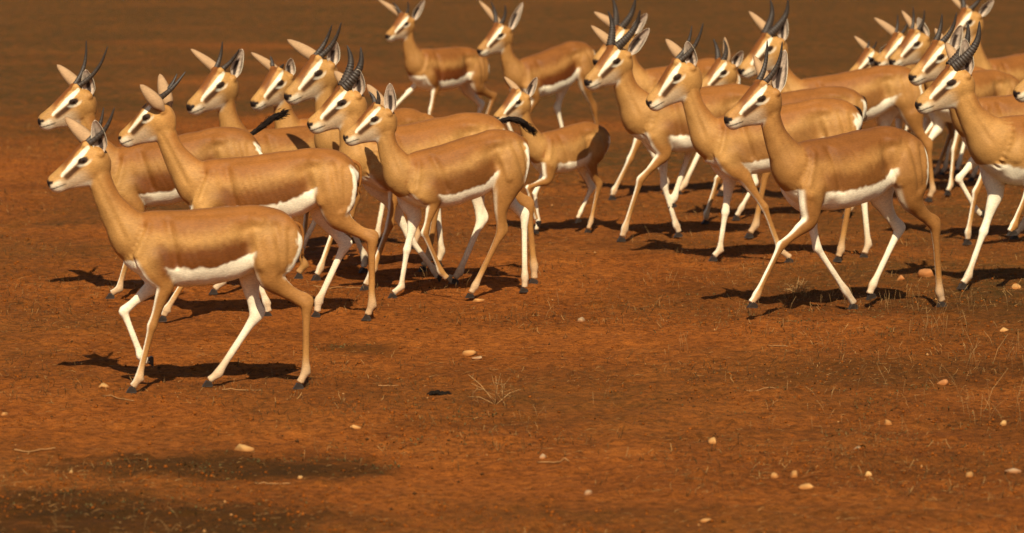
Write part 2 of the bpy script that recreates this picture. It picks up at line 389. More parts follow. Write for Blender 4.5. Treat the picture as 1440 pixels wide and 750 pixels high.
  'U': {'g':[2.536,24.529,0.0],'yaw':36,'s':1.0,'W':[0.195,0.656],'R':[-0.177,0.671],'B':[0.348,-0.0,0.816],'N':[0.563,-0.015,0.709],'hy':-4,'male':0,'hr':0.009,'hook':0,'tail':'down','horn':[[0.389,-0.041,0.985],[0.386,0.054,0.981]],'ear':[[0.457,-0.166,0.962],[0.319,0.088,0.932]],'eo':'','legs':[[[0.295,0.26],[0.365,0.06],[0.41,0.0]],[[0.185,0.25],[0.21,0.05],[0.255,0.0]],[[-0.377,0.29],[-0.402,0.06],[-0.362,0.0]],[[-0.287,0.3],[-0.237,0.055],[-0.187,0.0]]]},
  'V': {'g':[2.4,24.911,0.0],'yaw':36,'s':0.9,'W':[0.195,0.599],'R':[-0.18,0.619],'B':[0.354,-0.0,0.712],'N':[0.553,-0.0,0.621],'hy':0,'male':0,'hr':0.008,'hook':0,'tail':'down','horn':[[0.393,-0.026,0.816],[0.399,0.05,0.815]],'ear':[[0.423,-0.123,0.837],[0.31,0.091,0.806]],'eo':'','legs':[[[0.186,0.225],[0.208,0.045],[0.249,0.0]],[[0.141,0.225],[0.055,0.063],[0.078,0.0]],[[-0.18,0.257],[-0.068,0.045],[-0.018,0.0]],[[-0.279,0.27],[-0.234,0.05],[-0.189,0.0]]]},
  'W': {'g':[3.124,20.714,0.0],'yaw':24,'s':1.08,'W':[0.256,0.723],'R':[-0.23,0.745],'B':[0.522,0.0,0.909],'N':[0.753,-0.041,0.786],'hy':-10,'male':0,'hr':0.013,'hook':0,'tail':'down','horn':[[0.513,-0.048,1.166],[0.5,0.06,1.171]],'ear':[[0.579,-0.121,1.062],[0.538,0.061,1.07]],'eo':'','legs':[[[0.245,0.27],[0.272,0.054],[0.32,0.0]],[[0.364,0.281],[0.439,0.065],[0.488,0.0]],[[-0.446,0.313],[-0.473,0.065],[-0.43,0.0]],[[-0.349,0.324],[-0.295,0.059],[-0.241,0.0]]]},
}


# torso profile: position along withers-croup, top and bottom against that line, half width
TORSO = np.array([
    (-.205, -.125, -.190, .028), (-.150, -.052, -.212, .052), (-.090, -.014, -.232, .064), (0, 0, -.257, .076), (.12, .002, -.275, .090),
    (.27, 0, -.286, .104), (.455, 0, -.285, .112), (.636, .002, -.278, .108), (.76, .003, -.266, .098), (.88, .004, -.243, .090),
    (1.0, 0, -.225, .090), (1.12, -.016, -.212, .088), (1.21, -.040, -.194, .078), (1.27, -.075, -.168, .060), (1.30, -.110, -.142, .030)])
HEADP = np.array([
    (-.10, .08, -.12, .07), (-.05, .17, -.22, .14), (0, .22, -.29, .175), (.08, .30, -.345, .20), (.17, .365, -.362, .215), (.30, .355, -.36, .21),
    (.45, .297, -.338, .184), (.6, .236, -.285, .148), (.75, .182, -.238, .124), (.87, .150, -.215, .120), (.95, .128, -.200, .118), (1.005, .095, -.165, .100), (1.045, .045, -.105, .060)])

PALE = np.array((.425, .220, .062))
TAN = np.array((.248, .092, .017))
BROWN = np.array((.118, .030, .002))
WHITE = np.array((.87, .78, .57))


def spline(ctrl, step):
    """chord-length Catmull-Rom through rows of ctrl; first 3 columns are position"""
    ctrl = np.asarray(ctrl, float)
    d = np.linalg.norm(np.diff(ctrl[:, :3], axis=0), axis=1)
    d = np.maximum(d, 1e-5)
    u = np.concatenate([[0], np.cumsum(d)])
    n = max(4, int(u[-1] / step))
    t = np.unique(np.concatenate([np.linspace(0, u[-1], n), u]))
    m = np.zeros_like(ctrl)
    m[1:-1] = ((ctrl[1:-1] - ctrl[:-2]) / d[:-1, None] * d[1:, None] + (ctrl[2:] - ctrl[1:-1]) / d[1:, None] * d[:-1, None]) / (d[:-1] + d[1:])[:, None]
    m[0] = (ctrl[1] - ctrl[0]) / d[0]
    m[-1] = (ctrl[-1] - ctrl[-2]) / d[-1]
    k = np.clip(np.searchsorted(u, t, 'right') - 1, 0, len(d) - 1)
    h = d[k][:, None]
    s = ((t - u[k]) / d[k])[:, None]
    return ((2 * s**3 - 3 * s**2 + 1) * ctrl[k] + (s**3 - 2 * s**2 + s) * h * m[k] + (-2 * s**3 + 3 * s**2) * ctrl[k + 1] + (s**3 - s**2) * h * m[k + 1])


class Hull:
    def __init__(self):
        self.v, self.f, self.pid, self.n = [], [], [], 0

    def rings(self, R, pid):
        """R (nr, k, 3) closed rings, capped at both ends"""
        nr, k, _ = R.shape
        b = self.n
        V = np.concatenate([R.reshape(-1, 3), R[:1].mean(1), R[-1:].mean(1)])
        i = (np.arange(nr - 1)[:, None] * k + np.arange(k)[None, :])
        j = (np.arange(nr - 1)[:, None] * k + (np.arange(k)[None, :] + 1) % k)
        q = np.stack([i, j, j + k, i + k], -1).reshape(-1, 4) + b
        self.f += [tuple(x) for x in q.tolist()]
        c0, c1 = b + nr * k, b + nr * k + 1
        for a in range(k):
            e = (a + 1) % k
            self.f.append((b + e, b + a, c0))
            self.f.append((b + (nr - 1) * k + a, b + (nr - 1) * k + e, c1))
        self.v.append(V)
        self.pid.append(np.full(len(V), pid))
        self.n += len(V)

    def tube(self, ctrl, pid, step=0.009, k=20):
        """ctrl rows: x, y, z, lateral radius, in-plane radius"""
        P = spline(ctrl, step)
        c = P[:, :3]
        T = np.gradient(c, axis=0)
        T /= np.linalg.norm(T, axis=1)[:, None] + 1e-9
        A = np.array([0, 1.0, 0]) - T * T[:, 1:2]
        A /= np.linalg.norm(A, axis=1)[:, None] + 1e-9
        Bv = np.cross(T, A)
        ph = np.linspace(0, 2 * math.pi, k, endpoint=False)
        R = c[:, None] + A[:, None] * (np.maximum(P[:, 3], .002)[:, None] * np.sin(ph))[..., None] + Bv[:, None] * (np.maximum(P[:, 4], .002)[:, None] * np.cos(ph))[..., None]
        self.rings(R, pid)

    def ball(self, c, r, pid):
        th = np.linspace(0.15, math.pi - 0.15, 8)
        ph = np.linspace(0, 2 * math.pi, 14, endpoint=False)
        R = np.asarray(c) + r * np.stack([np.sin(th)[:, None] * np.cos(ph), np.sin(th)[:, None] * np.sin(ph), np.repeat(np.cos(th)[:, None], 14, 1)], -1)
        self.rings(R, pid)


def ik(a, c, l1, l2, bend):
    """joint between a and c in the (x,z) plane; bend=+1 joint lies to +x side"""
    a, c = np.asarray(a), np.asarray(c)
    d = np.linalg.norm(c - a)
    if d > (l1 + l2) * .985:
        k = d / (l1 + l2) / .985
        l1, l2 = l1 * k, l2 * k
    x = (l1 * l1 - l2 * l2 + d * d) / (2 * d)
    h = math.sqrt(max(l1 * l1 - x * x, 0))
    e = (c - a) / d
    n = np.array([-e[1], e[0]])
    if n[0] * bend < 0:
        n = -n
    return a + e * x + n * h


def smooth_field(F, e0, e1, deg, it, w=None, lam=0.5):
    n = len(F)
    for _ in range(it):
        S = np.empty_like(F)
        for c in range(F.shape[1]):
            S[:, c] = np.bincount(e0, F[e1, c], n) + np.bincount(e1, F[e0, c], n)
        S /= deg[:, None]
        F = F + (S - F) * (lam if w is None else (lam * w)[:, None])
    return F


def strand_tuft(rs, base, direction, length, n, spread, rad, w=.0045):
    V, F = [], []
    d = np.asarray(direction, float)
    d /= np.linalg.norm(d)
    for i in range(n):
        o = np.asarray(base) + rs.normal(0, rad, 3)
        e = d + rs.normal(0, spread, 3)
        e /= np.linalg.norm(e)
        l = length * rs.uniform(.6, 1.1)
        s = np.cross(e, rs.normal(0, 1, 3))
        s /= np.linalg.norm(s)
        q = np.cross(e, s)
        b = len(V)
        mid = o + e * l * .5
        V += [o + s * w, o - s * w * .5 + q * w, o - s * w * .5 - q * w, mid + s * w, mid - s * w * .5 + q * w, mid - s * w * .5 - q * w, o + e * l + np.array([0, 0, -.15 * l])]
        for a in range(3):
            c = (a + 1) % 3
            F += [(b + a, b + c, b + 3 + c), (b + a, b + 3 + c, b + 3 + a), (b + 3 + a, b + 3 + c, b + 6)]
    return V, F


def build_gazelle(key, p, label):
    s = p['s']
    rs = np.random.default_rng(sum(map(ord, key)) * 13)
    root = bpy.data.objects.new('gazelle', None)
    C.objects.link(root)
    root.empty_display_size = .1
    root.location = p['g']
    root.rotation_euler = (0, 0, math.radians(p['yaw']) + math.pi)
    tag(root, label, 'gazelle', 'herd of gazelles crossing the red plain')
    male = p['male']
    W, R = np.array(p['W']), np.array(p['R'])
    ax = (R - W)
    LW = np.linalg.norm(ax)
    ex = ax / LW                                # towards the rump
    ez = np.array([-ex[1], ex[0]])
    if ez[1] < 0:
        ez = -ez
    H = Hull()
    K = 44
    ph = np.linspace(0, 2 * math.pi, K, endpoint=False)
    # torso
    T = spline(np.column_stack([TORSO[:, 0] * LW, TORSO[:, 1] * 0, TORSO[:, 0] * 0, TORSO]), .009)
    t, top, bot, hw = T[:, 3], T[:, 4] * s, T[:, 5] * s, T[:, 6] * s * (1.06 if male else 1.0)
    mid, hh = (top + bot) / 2, (top - bot) / 2
    cs, sn = np.cos(ph), np.sin(ph)
    pw = np.sign(sn) * np.abs(sn) ** .78
    wid = 1 + .07 * -cs                          # a little fuller below the middle
    cs = np.sign(cs) * np.abs(cs) ** .86
    xx = W[0] + t[:, None] * LW * ex[0] + (mid[:, None] + hh[:, None] * cs) * ez[0]
    zz = W[1] + t[:, None] * LW * ex[1] + (mid[:, None] + hh[:, None] * cs) * ez[1]
    yy = hw[:, None] * pw * wid
    H.rings(np.stack([xx, yy, zz], -1), 0)
    tt_, tt_top, tt_bot = t, top, bot
    # head frame
    Bp, Np = np.array(p['B']), np.array(p['N'])
    L = np.linalg.norm(Np - Bp)
    hu = (Np - Bp) / L
    hya = math.radians(p['hy'])
    hl = np.array([-math.sin(hya), math.cos(hya), 0])
    hl = hl - hu * (hl @ hu)
    hl /= np.linalg.norm(hl)
    hw_ = np.cross(hu, hl)
    if hw_[2] < 0:
        hw_ = -hw_
    Lh = min(L, .236 * s) if key != 'K' else L
    # neck
    def X3(q, y=0.0):
        return np.array([q[0], y, q[1]])
    Nb = X3(W + np.array([.040, -.088]) * s)
    occ = Bp + hw_ * -.08 * L + hu * .14 * L
    ch = occ - Nb
    cn = np.array([ch[2], 0, -ch[0]])
    cn /= np.linalg.norm(cn)
    if cn[0] < 0:
        cn = -cn
    nk = 1.16 if male else 1.0
    NC = [(*X3(W + np.array([-.075, -.135]) * s), .072 * s, .11 * s),
          (*(Nb + cn * .004 * s), .072 * s * nk, .094 * s * nk),
          (*(Nb + ch * .30 + cn * .020 * s), .048 * s * nk, .064 * s * nk),
          (*(Nb + ch * .55 + cn * .026 * s), .037 * s * nk, .049 * s * nk),
          (*(Nb + ch * .80 + cn * .018 * s), .0335 * s * nk, .0435 * s * nk),
          (*occ, .033 * s, .043 * s)]
    H.tube(NC, 1, k=28)
    # head
    HP = spline(np.column_stack([HEADP[:, 0] * L, HEADP[:, 0] * 0, HEADP[:, 0] * 0, HEADP]), .005)
    hu_, ht, hb, hwd = HP[:, 3] * L, HP[:, 4] * L, HP[:, 5] * L, HP[:, 6] * L
    hc, hh2 = (ht + hb) / 2, (ht - hb) / 2
    k2 = 28
    ph2 = np.linspace(0, 2 * math.pi, k2, endpoint=False)
    jaw = 1 - .34 * np.clip(-np.cos(ph2), 0, 1) ** 1.2
    sn2 = np.sign(np.sin(ph2)) * np.abs(np.sin(ph2)) ** .85
    Rg = Bp + hu_[:, None, None] * hu + (hc[:, None] + hh2[:, None] * np.cos(ph2))[..., None] * hw_ + (hwd[:, None] * sn2 * jaw)[..., None] * hl
    H.rings(Rg, 2)
    for sd in (-1, 1):
        H.ball(Bp + hu * .33 * L + hw_ * .13 * L + hl * sd * .13 * L, .095 * L, 2)      # orbit
        H.ball(Bp + hu * .17 * L + hw_ * .31 * L + hl * sd * .095 * L, .085 * L, 2)       # horn pedicle
        H.ball(Bp + hu * .02 * L + hw_ * .08 * L + hl * sd * .15 * L, .075 * L, 2)                        # ear root
        H.ball(Bp + hu * .97 * L + hw_ * .03 * L + hl * sd * .05 * L, .055 * L, 2)         # nostril wing
    # trachea ridge, hip points, flank fold
    H.tube([(*(Nb + ch * .05 + cn * .060 * s), .030 * s, .03 * s), (*(Nb + ch * .4 + cn * .062 * s), .022 * s, .020 * s), (*(Nb + ch * .75 + cn * .048 * s), .020 * s, .018 * s), (*(occ + cn * .02 * s), .018 * s, .016 * s)], 1, k=14)
    # legs
    legs3 = []
    for i in range(4):
        J0, J1, J2 = (np.array(q) for q in p['legs'][i])
        sd = 1 if i in (0, 2) else -1
        planted = J2[1] < .004
        fin = J1 + (J2 - J1) * .62
        if planted:
            fin = np.array([J2[0] - .024 * s, .020 * s])
        kk = 1.0 * s
        def row(q, lat, ra, rb):
            return (q[0], sd * lat * s, q[1], ra * kk, rb * kk)
        if i < 2:
            Sj = W + np.array([.028, -.170]) * s
            El = ik(Sj, J0, .125 * s, .185 * s, -1)
            fa = J0 - El
            ca = J1 - J0
            rows = [row(W + np.array([-.03, -.05]) * s, .046, .022, .045), row(W + np.array([-.010, -.12]) * s, .060, .028, .058),
                    row((Sj + El) / 2 + np.array([-.004, .0]) * s, .064, .034, .052), row(El + fa * .16, .062, .029, .034),
                    row(El + fa * .42, .062, .0215, .0255), row(El + fa * .74, .062, .0150, .0172), row(El + fa * .90, .062, .0155, .0178), row(J0, .062, .0172, .0196), row(J0 + ca * .10, .062, .0135, .0150),
                    row(J0 + ca * .24, .062, .0112, .0128), row(J0 + ca * .55, .062, .0105, .0122), row(J0 + ca * .84, .062, .0112, .0130),
                    row(J1, .062, .0148, .0172), row((J1 + fin) / 2, .062, .0125, .0135), row(fin, .062, .0135, .0150)]
        else:
            Hj = R + np.array([-.066, -.100]) * s
            St = ik(Hj, J0, .165 * s, .215 * s, 1)
            ti = J0 - St
            ca = J1 - J0
            rows = [row(R + np.array([-.015, -.045]) * s, .042, .028, .05), row(Hj + np.array([.012, -.015]) * s, .062, .042, .086),
                    row(Hj + (St - Hj) * .55 + np.array([-.016, -.008]) * s, .071, .043, .083), row(St + ti * .2 + np.array([-.012, 0]) * s, .065, .037, .055),
                    row(St + ti * .5, .063, .025, .0335), row(St + ti * .8, .062, .0165, .0215), row(J0, .062, .0185, .0235),
                    row(J0 + ca * .14, .062, .0142, .0172), row(J0 + ca * .32, .062, .0120, .0142), row(J0 + ca * .6, .062, .0115, .0138), row(J0 + ca * .86, .062, .0122, .0145),
                    row(J1, .062, .0156, .0184), row((J1 + fin) / 2, .062, .0130, .0142), row(fin, .062, .0138, .0155)]
            cv = -ca / (np.linalg.norm(ca) + 1e-9)
            bk = np.array([-cv[1], cv[0]])
            if bk @ ti < 0:
                bk = -bk
            hp = J0 + cv * .024 * s + bk * .017 * s
            gm = St + ti * .42
            tn = np.array([-ti[1], ti[0]]) / np.linalg.norm(ti)
            if tn[0] > 0:
                tn = -tn
            H.tube([row(gm + tn * .022 * s, .064, .016, .016), row((gm + hp) / 2 + tn * .006 * s, .063, .0085, .010), row(hp, .062, .0105, .0110), row(J0 + ca * .12 + bk * .004 * s, .062, .0105, .0110)], 3 + i, k=12)
        H.tube(rows, 3 + i)
        # dewclaw bulge behind the fetlock
        H.ball(np.array([J1[0] - .012 * s, sd * .062 * s, J1[1] - .004 * s]), .009 * s, 3 + i)
        legs3.append((J0, J1, J2, fin, sd, planted))
    V = np.concatenate(H.v)
    pid = np.concatenate(H.pid)
    tmp = bpy.data.meshes.new('tmp')
    tmp.from_pydata(V.tolist(), [], H.f)
    to = bpy.data.objects.new('tmp', tmp)
    C.objects.link(to)
    md = to.modifiers.new('r', 'REMESH')
    md.mode = 'VOXEL'
    md.voxel_size = VOX.get(key, .0065)
    dg = bpy.context.evaluated_depsgraph_get()
    me = bpy.data.meshes.new_from_object(to.evaluated_get(dg))
    bpy.data.objects.remove(to)
    bpy.data.meshes.remove(tmp)
    me.name = 'body'
    n = len(me.vertices)
    co = np.empty(n * 3)
    me.vertices.foreach_get('co', co)
    co = co.reshape(-1, 3)
    ed = np.empty(len(me.edges) * 2, np.int64)
    me.edges.foreach_get('vertices', ed)
    e0, e1 = ed[0::2], ed[1::2]
    deg = np.maximum(np.bincount(e0, minlength=n) + np.bincount(e1, minlength=n), 1).astype(float)
    kd = kdtree.KDTree(len(V))
    for i, v in enumerate(V.tolist()):
        kd.insert(v, i)
    kd.balance()
    find = kd.find
    part = pid[np.array([find(v)[1] for v in co.tolist()])]
    onehot = np.zeros((n, 7))
    onehot[np.arange(n), part] = 1
    # smooth more where masses meet, little on head and cannons
    zrel = co[:, 2] / s
    w = np.where(part <= 1, 1.0, np.where(part == 2, .35, ss(.20, .42, zrel) * .9 + .10))
    w = smooth_field(w[:, None], e0, e1, deg, 6)[:, 0]
    co = smooth_field(co, e0, e1, deg, 5 if VOX.get(key, .0065) < .006 else 4, w, .5)
    me.vertices.foreach_set('co', co.ravel())
    me.update()
    nrm = np.empty(n * 3)
    me.vertex_normals.foreach_get('vector', nrm)
    nrm = nrm.reshape(-1, 3)
    # muscle and bone under the skin, laid out on the side of the trunk
    d2 = np.stack([co[:, 0] - W[0], co[:, 2] - W[1]], 1)
    tq = d2 @ ex / LW
    zq = d2 @ ez / s                                     # below the back line, metres
    xq = tq * LW / s

    def stroke(x0, z0, x1, z1, wd, amp, soft=1.0):
        du, dw = x1 - x0, z1 - z0
        k = np.clip(((xq - x0) * du + (zq - z0) * dw) / (du * du + dw * dw + 1e-9), 0, 1)
        dd = np.hypot(xq - x0 - k * du, zq - z0 - k * dw)
        return amp * np.exp(-(dd / wd) ** 2)
    lw = LW / s
    fld = stroke(.075, -.035, .095, -.19, .016, -.0075)                 # hollow behind the shoulder blade
    fld += stroke(.005, -.04, -.045, -.15, .013, .0045)                 # spine of the blade
    fld += stroke(-.015, -.05, -.060, -.14, .012, -.0035)
    fld += stroke(.03, -.165, .055, -.205, .030, .0080)                 # triceps
    fld += stroke(-.055, -.165, -.045, -.19, .022, .0060)               # point of shoulder
    fld += stroke(lw - .075, -.085, lw - .065, -.14, .035, -.0120)      # hollow of the flank
    fld += stroke(lw - .045, -.045, lw - .020, -.05, .018, .0075)       # hip bone
    fld += stroke(lw - .045, -.09, lw - .030, -.22, .014, .0065)        # front edge of the thigh
    fld += stroke(lw + .035, -.07, lw + .050, -.25, .014, -.0065)       # groove between the haunch muscles
    fld += stroke(lw + .085, -.09, lw + .075, -.24, .013, -.0050)
    fld += stroke(lw - .0, -.12, lw + .01, -.19, .035, .0050)
    fld += stroke(.10, -.012, lw - .05, -.012, .012, -.0030)            # along the backbone
    ribs = np.sin((xq + zq * .35) / .026 * 2 * math.pi + 5 * (vnoise(co / s, 6, 21) - .5)) * .0008 * (.3 + vnoise(co / s + 9, 5, 22)) * ss(.10, .14, xq) * ss(lw - .09, lw - .15, xq) * ss(-.24, -.19, zq) * ss(-.04, -.08, zq)
    fld += ribs
    gate = ss(.15, .6, np.abs(nrm[:, 1])) * np.where((part == 1) | (part == 2), 0, 1)
    # neck: windpipe groove
    qn = co - Nb
    kn = np.clip(qn @ ch / (ch @ ch), -.2, 1.1)
    dn = (qn - kn[:, None] * ch) @ cn / s
    fn = (-.0028 * np.exp(-((dn - .040 + kn * .012) / .010) ** 2) + .0018 * np.exp(-((dn - .016) / .014) ** 2)) * np.where(part == 1, 1, 0) * ss(.2, .6, np.abs(nrm[:, 1])) * ss(-.05, .15, kn) * ss(1.0, .8, kn)
    fld = smooth_field((fld * gate + fn)[:, None], e0, e1, deg, 3)[:, 0]
    un = ((vnoise(co / s + 3, 17, 8) - .5) * .0045 + (vnoise(co / s + 3, 40, 9) - .5) * .0018) * w
    co = co + nrm * ((fld * 1.55 + un) * s)[:, None]
    me.vertices.foreach_set('co', co.ravel())
    me.update()
    wts = smooth_field(onehot, e0, e1, deg, 7)
    # ---------------- coat pattern
    tone = rs.uniform(.93, 1.07)
    red = {'I': .55, 'J': .6, 'O': .6, 'P': .3, 'S': .45, 'D': .3, 'L2': .3, 'N': .3}.get(key, rs.uniform(-.05, .12))
    pale_c, tan_c = PALE * tone * (1 - .10 * red), lerp(TAN, np.array((.16, .052, .008)), np.array(red)) * tone
    if red > .5:
        pale_c = lerp(PALE, TAN, np.array(.35))
    bj = rs.uniform(-.05, .05, 4)
    ns = (vnoise(co / s + 5 + bj[0] * 40, 26, 3) - .5) + (vnoise(co / s + 5, 75, 13) - .5) * .8
    ns2 = vnoise(co / s + 5, 9, 4) - .5
    d2 = np.stack([co[:, 0] - W[0], co[:, 2] - W[1]], 1)
    tq = d2 @ ex / LW
    zq = d2 @ ez
    tpq, btq = np.interp(tq, tt_, tt_top), np.interp(tq, tt_, tt_bot)
    hq = (zq - btq) / np.maximum(tpq - btq, .03)
    hn = hq + ns * .06 + ns2 * .05
    upper = lerp(pale_c, tan_c, ss(.60, .86, hn))
    ext = ss(-.06, .14, tq) * (1 - ss(.80, .93, tq))
    bandf = (1 - ss(.45, .72 + bj[1], hn)) * ext * BAND.get(key, .8)
    upper_b = lerp(upper, BROWN * tone, bandf)
    edge = .252 + bj[2] * .6 + .045 * ns + .05 * ns2 - .02 * (1 - ss(-.1, .12, tq)) + .07 * ss(.55, .9, tq)
    dusty = lerp(WHITE, np.array((.52, .33, .16)), (.12 + .7 * np.clip(ns2, 0, 1)) * .35)
    ctor = lerp(dusty, upper_b, ss(edge - .02, edge + .02, hq))
    ru = ss(1.16, 1.23, tq + ns * .03) * (1 - ss(.024, .042, np.abs(co[:, 1]) / s + ns * .01)) * (1 - ss(.70, .85, hq))
    ctor = lerp(ctor, WHITE, ru)
    cneck = lerp(pale_c * .97, tan_c, .12 + .75 * ss(-.1, .8, -nrm[:, 0] + ns2 * .8))
    # legs
    cl = []
    for i in range(4):
        sd = legs3[i][4]
        nl = nrm[:, 1] * sd
        lt = lerp(lerp(tan_c, pale_c, .35), pale_c * 1.08, 1 - ss(.05, .20, zrel))
        out = ss(-.30, .12, nl + ns * .25)
        lower = lerp(lerp(WHITE * .97, pale_c * 1.25, .10 + .25 * ss(.25, .02, zrel)), lt, out)
        lower = lerp(lower, WHITE * .95, ss(.25, .70, nrm[:, 0]) * ss(.85, .50, nl) * (.5 * ss(.30, .42, zrel)))
        lower = lerp(lower, lerp(pale_c, WHITE, np.array(.45)), ss(.13, .04, zrel) * .7)
        if i < 2:
            c = lerp(lower, upper_b, ss(.02, .24, hq) * ss(-.45, -.1, nl))
            c = lerp(c, WHITE, ss(.15, .55, nrm[:, 0]) * ss(.90, .55, nl) * ss(.32, .22, hq))
        else:
            th = lerp(lerp(tan_c, pale_c, .62), tan_c, ss(.60, .95, hq))
            c = lerp(lower, th, ss(-.15, .15, hq) * ss(-.35, .0, nl))
            bkw = ss(.30, .62, -nrm[:, 0] - np.abs(nrm[:, 1]) * .55) * ss(-.75, -.4, hq) * (1 - ss(.55, .7, hq))
            c = lerp(c, WHITE, bkw * ss(.40, .30, nl))
        c = lerp(c, np.array((.34, .15, .05)), ss(.16, .0, zrel + ns * .06) * .38)
        cl.append(c)
    # head
    q = co - Bp
    U, Wd, Yd = q @ hu / L, q @ hw_ / L, q @ hl / L
    ay = np.abs(Yd)
    nh = ns * .012
    face = lerp(pale_c * 1.1, WHITE * .9, ss(.06, -.10, Wd) * ss(.25, .55, U) * .45)
    face = lerp(face, tan_c, ss(.12, -.05, U) * .5)
    face = lerp(face, WHITE, ss(-.20, -.27, Wd) * ss(.30, .42, U) * .8)                     # under the jaw
    # chestnut blaze between the white stripes
    topline = np.interp(U, HEADP[:, 0], HEADP[:, 1])
    bl = ss(.125, .095, ay + nh) * ss(.14, .09, topline - Wd) * ss(.02, .10, U) * ss(.80, .60, U)
    face = lerp(face, np.array((.17, .052, .009)), bl * .95)
    face = lerp(face, pale_c * .95, ss(.72, .82, U) * ss(.14, .06, topline - Wd) * .9)
    # white stripe from horn root above the eye to the lip
    def seg(u0, w0, u1, w1):
        du, dw = u1 - u0, w1 - w0
        k = np.clip(((U - u0) * du + (Wd - w0) * dw) / (du * du + dw * dw), 0, 1)
        return np.hypot(U - u0 - k * du, Wd - w0 - k * dw), k
    side = ss(.05, .085, ay)
    d, k = seg(.16, .275, .76, .045)
    face = lerp(face, WHITE * 1.02, ss(.050, .028, (d + nh) / (.62 + .75 * np.sin(math.pi * np.clip(.12 + k * .8, 0, 1)) * .62)) * side)
    d, k = seg(.37, .085, .70, -.005)
    face = lerp(face, np.array((.17, .065, .018)), ss(.085, .035, d + nh) * side * .75)
    face = lerp(face, np.array((.040, .014, .004)), ss(.050, .026, d + nh) * side * (1 - .25 * k))
    re = np.hypot((U - .33), (Wd - .115) * 1.15)
    re = np.hypot((U - .33) * .9 - (Wd - .12) * .35, (Wd - .12) * 1.35 + (U - .33) * .15)
    face = lerp(face, WHITE, ss(.155, .125, re + nh) * side * ss(.11, .05, Wd) * .55)
    face = lerp(face, np.array((.028, .013, .006)), ss(.090, .070, re + nh) * side)
    # lips, nose
    face = lerp(face, WHITE, ss(.78, .88, U) * ss(.03, -.04, Wd) * .75)
    face = lerp(face, np.array((.03, .018, .012)), ss(.016, .006, np.abs(Wd + .085 + (1 - U) * .12)) * ss(.74, .80, U) * ss(1.1, 1.0, U) * .85)
    nose = ss(.995, 1.02, U + .2 * (Wd - .02)) * ss(-.05, -.03, Wd) * ss(.10, .07, Wd) + ss(.045, .03, np.hypot((U - .985), (Wd - .025) * 1.2)) * ss(.035, .055, ay)
    face = lerp(face, np.array((.018, .011, .009)), np.clip(nose, 0, 1))
    cneck = lerp(dusty, cneck, np.maximum(ss(edge - .035, edge + .035, hq), ss(-.02, -.08, tq) * ss(.15, .22, hq)))
    rim = ss(.46, .64, -nrm[:, 0] + ns * .2) * ss(1.10, 1.18, tq) * ss(-.45, -.25, hq + ns * .1) * ss(.80, .68, hq + ns * .1)
    ctor = lerp(ctor, WHITE, rim)
    cl = cl[:2] + [lerp(c, WHITE, rim) for c in cl[2:]]
    cols = wts[:, 0:1] * ctor + wts[:, 1:2] * cneck + wts[:, 2:3] * face
    for i in range(4):
        cols += wts[:, 3 + i:4 + i] * cl[i]
    set_col(me, np.clip(cols, .004, .9))
    me.materials.clear()
    mesh_obj('body', None, None, M_COAT, root, True, me)
    # ---------------- eyes
    for sd in (-1, 1):
        c = Bp + hu * .33 * L + hw_ * .12 * L + hl * sd * .152 * L
        th = np.linspace(0, math.pi, 13)
        pp = np.linspace(0, 2 * math.pi, 20, endpoint=False)
        r = .066 * L
        vv = [c + r * np.array([math.sin(a) * math.cos(b), math.sin(a) * math.sin(b), math.cos(a)]) for a in th for b in pp]
        ff = [(i * 20 + j, i * 20 + (j + 1) % 20, (i + 1) * 20 + (j + 1) % 20, (i + 1) * 20 + j) for i in range(12) for j in range(20)]
        mesh_obj('eye', vv, ff, M_EYE, root)
    # ---------------- horns
    for i, tip in enumerate(p['horn']):
        sd = -1 if i == 0 else 1
        b = Bp + hu * .17 * L + hw_ * .37 * L + hl * sd * .10 * L
        b0 = b - hw_ * .05 * L
        tip = np.array(tip)
        ln = np.linalg.norm(tip - b)
        dr = (tip - b) / ln
        back = -(hu - dr * (hu @ dr))
        back /= np.linalg.norm(back)
        bow = (.135 if not p['hook'] else .17) * ln
        lat = hl * sd
        pts = []
        rings = 1 if male else (.55 if p['hr'] > .0115 else .3)
        nseg = 90
        for k in range(nseg + 1):
            q = k / nseg
            off = back * bow * (math.sin(math.pi * q ** .9) * .9 - (.25 if p['hook'] else .05) * math.sin(2 * math.pi * q) * .6)
            off = off + lat * .06 * ln * math.sin(math.pi * q)
            pts.append(b0 + (tip - b0) * q + off)
        pts = np.array(pts)
        TT = np.gradient(pts, axis=0)
        TT /= np.linalg.norm(TT, axis=1)[:, None]
        kk = 14
        VV, FF, CC = [], [], []
        nr = int(ln / .0125)
        for k in range(nseg + 1):
            q = k / nseg
            r = p['hr'] * (1 - q) ** .62 * (1 if q < .85 else 1) + .0012
            if q < .72:
                saw = (q * nr) % 1.0
                r *= 1 + rings * .15 * (math.sin(math.pi * saw) ** 2 - .4) * ss(.72, .5, np.array(q))
            a = np.cross(TT[k], lat)
            a /= np.linalg.norm(a)
            c2 = np.cross(TT[k], a)
            for m_ in range(kk):
                an = 2 * math.pi * m_ / kk
                VV.append(pts[k] + (a * math.cos(an) * 1.12 + c2 * math.sin(an) * .9) * r)
                g = .7 + .6 * (math.sin(math.pi * ((q * nr) % 1.0)) ** 2 if q < .7 else .3)
                CC.append(np.array((.036, .025, .017)) * g * (1.25 if q < .5 else 1.0))
        for k in range(nseg):
            for m_ in range(kk):
                e = (m_ + 1) % kk
                FF.append((k * kk + m_, k * kk + e, (k + 1) * kk + e, (k + 1) * kk + m_))
        VV.append(pts[-1] + TT[-1] * .003)
        CC.append(np.array((.03, .02, .015)))
        for m_ in range(kk):
            FF.append((nseg * kk + m_, nseg * kk + (m_ + 1) % kk, len(VV) - 1))
        o = mesh_obj('horn', VV, FF, M_HORN, root)
        set_col(o.data, np.array(CC))
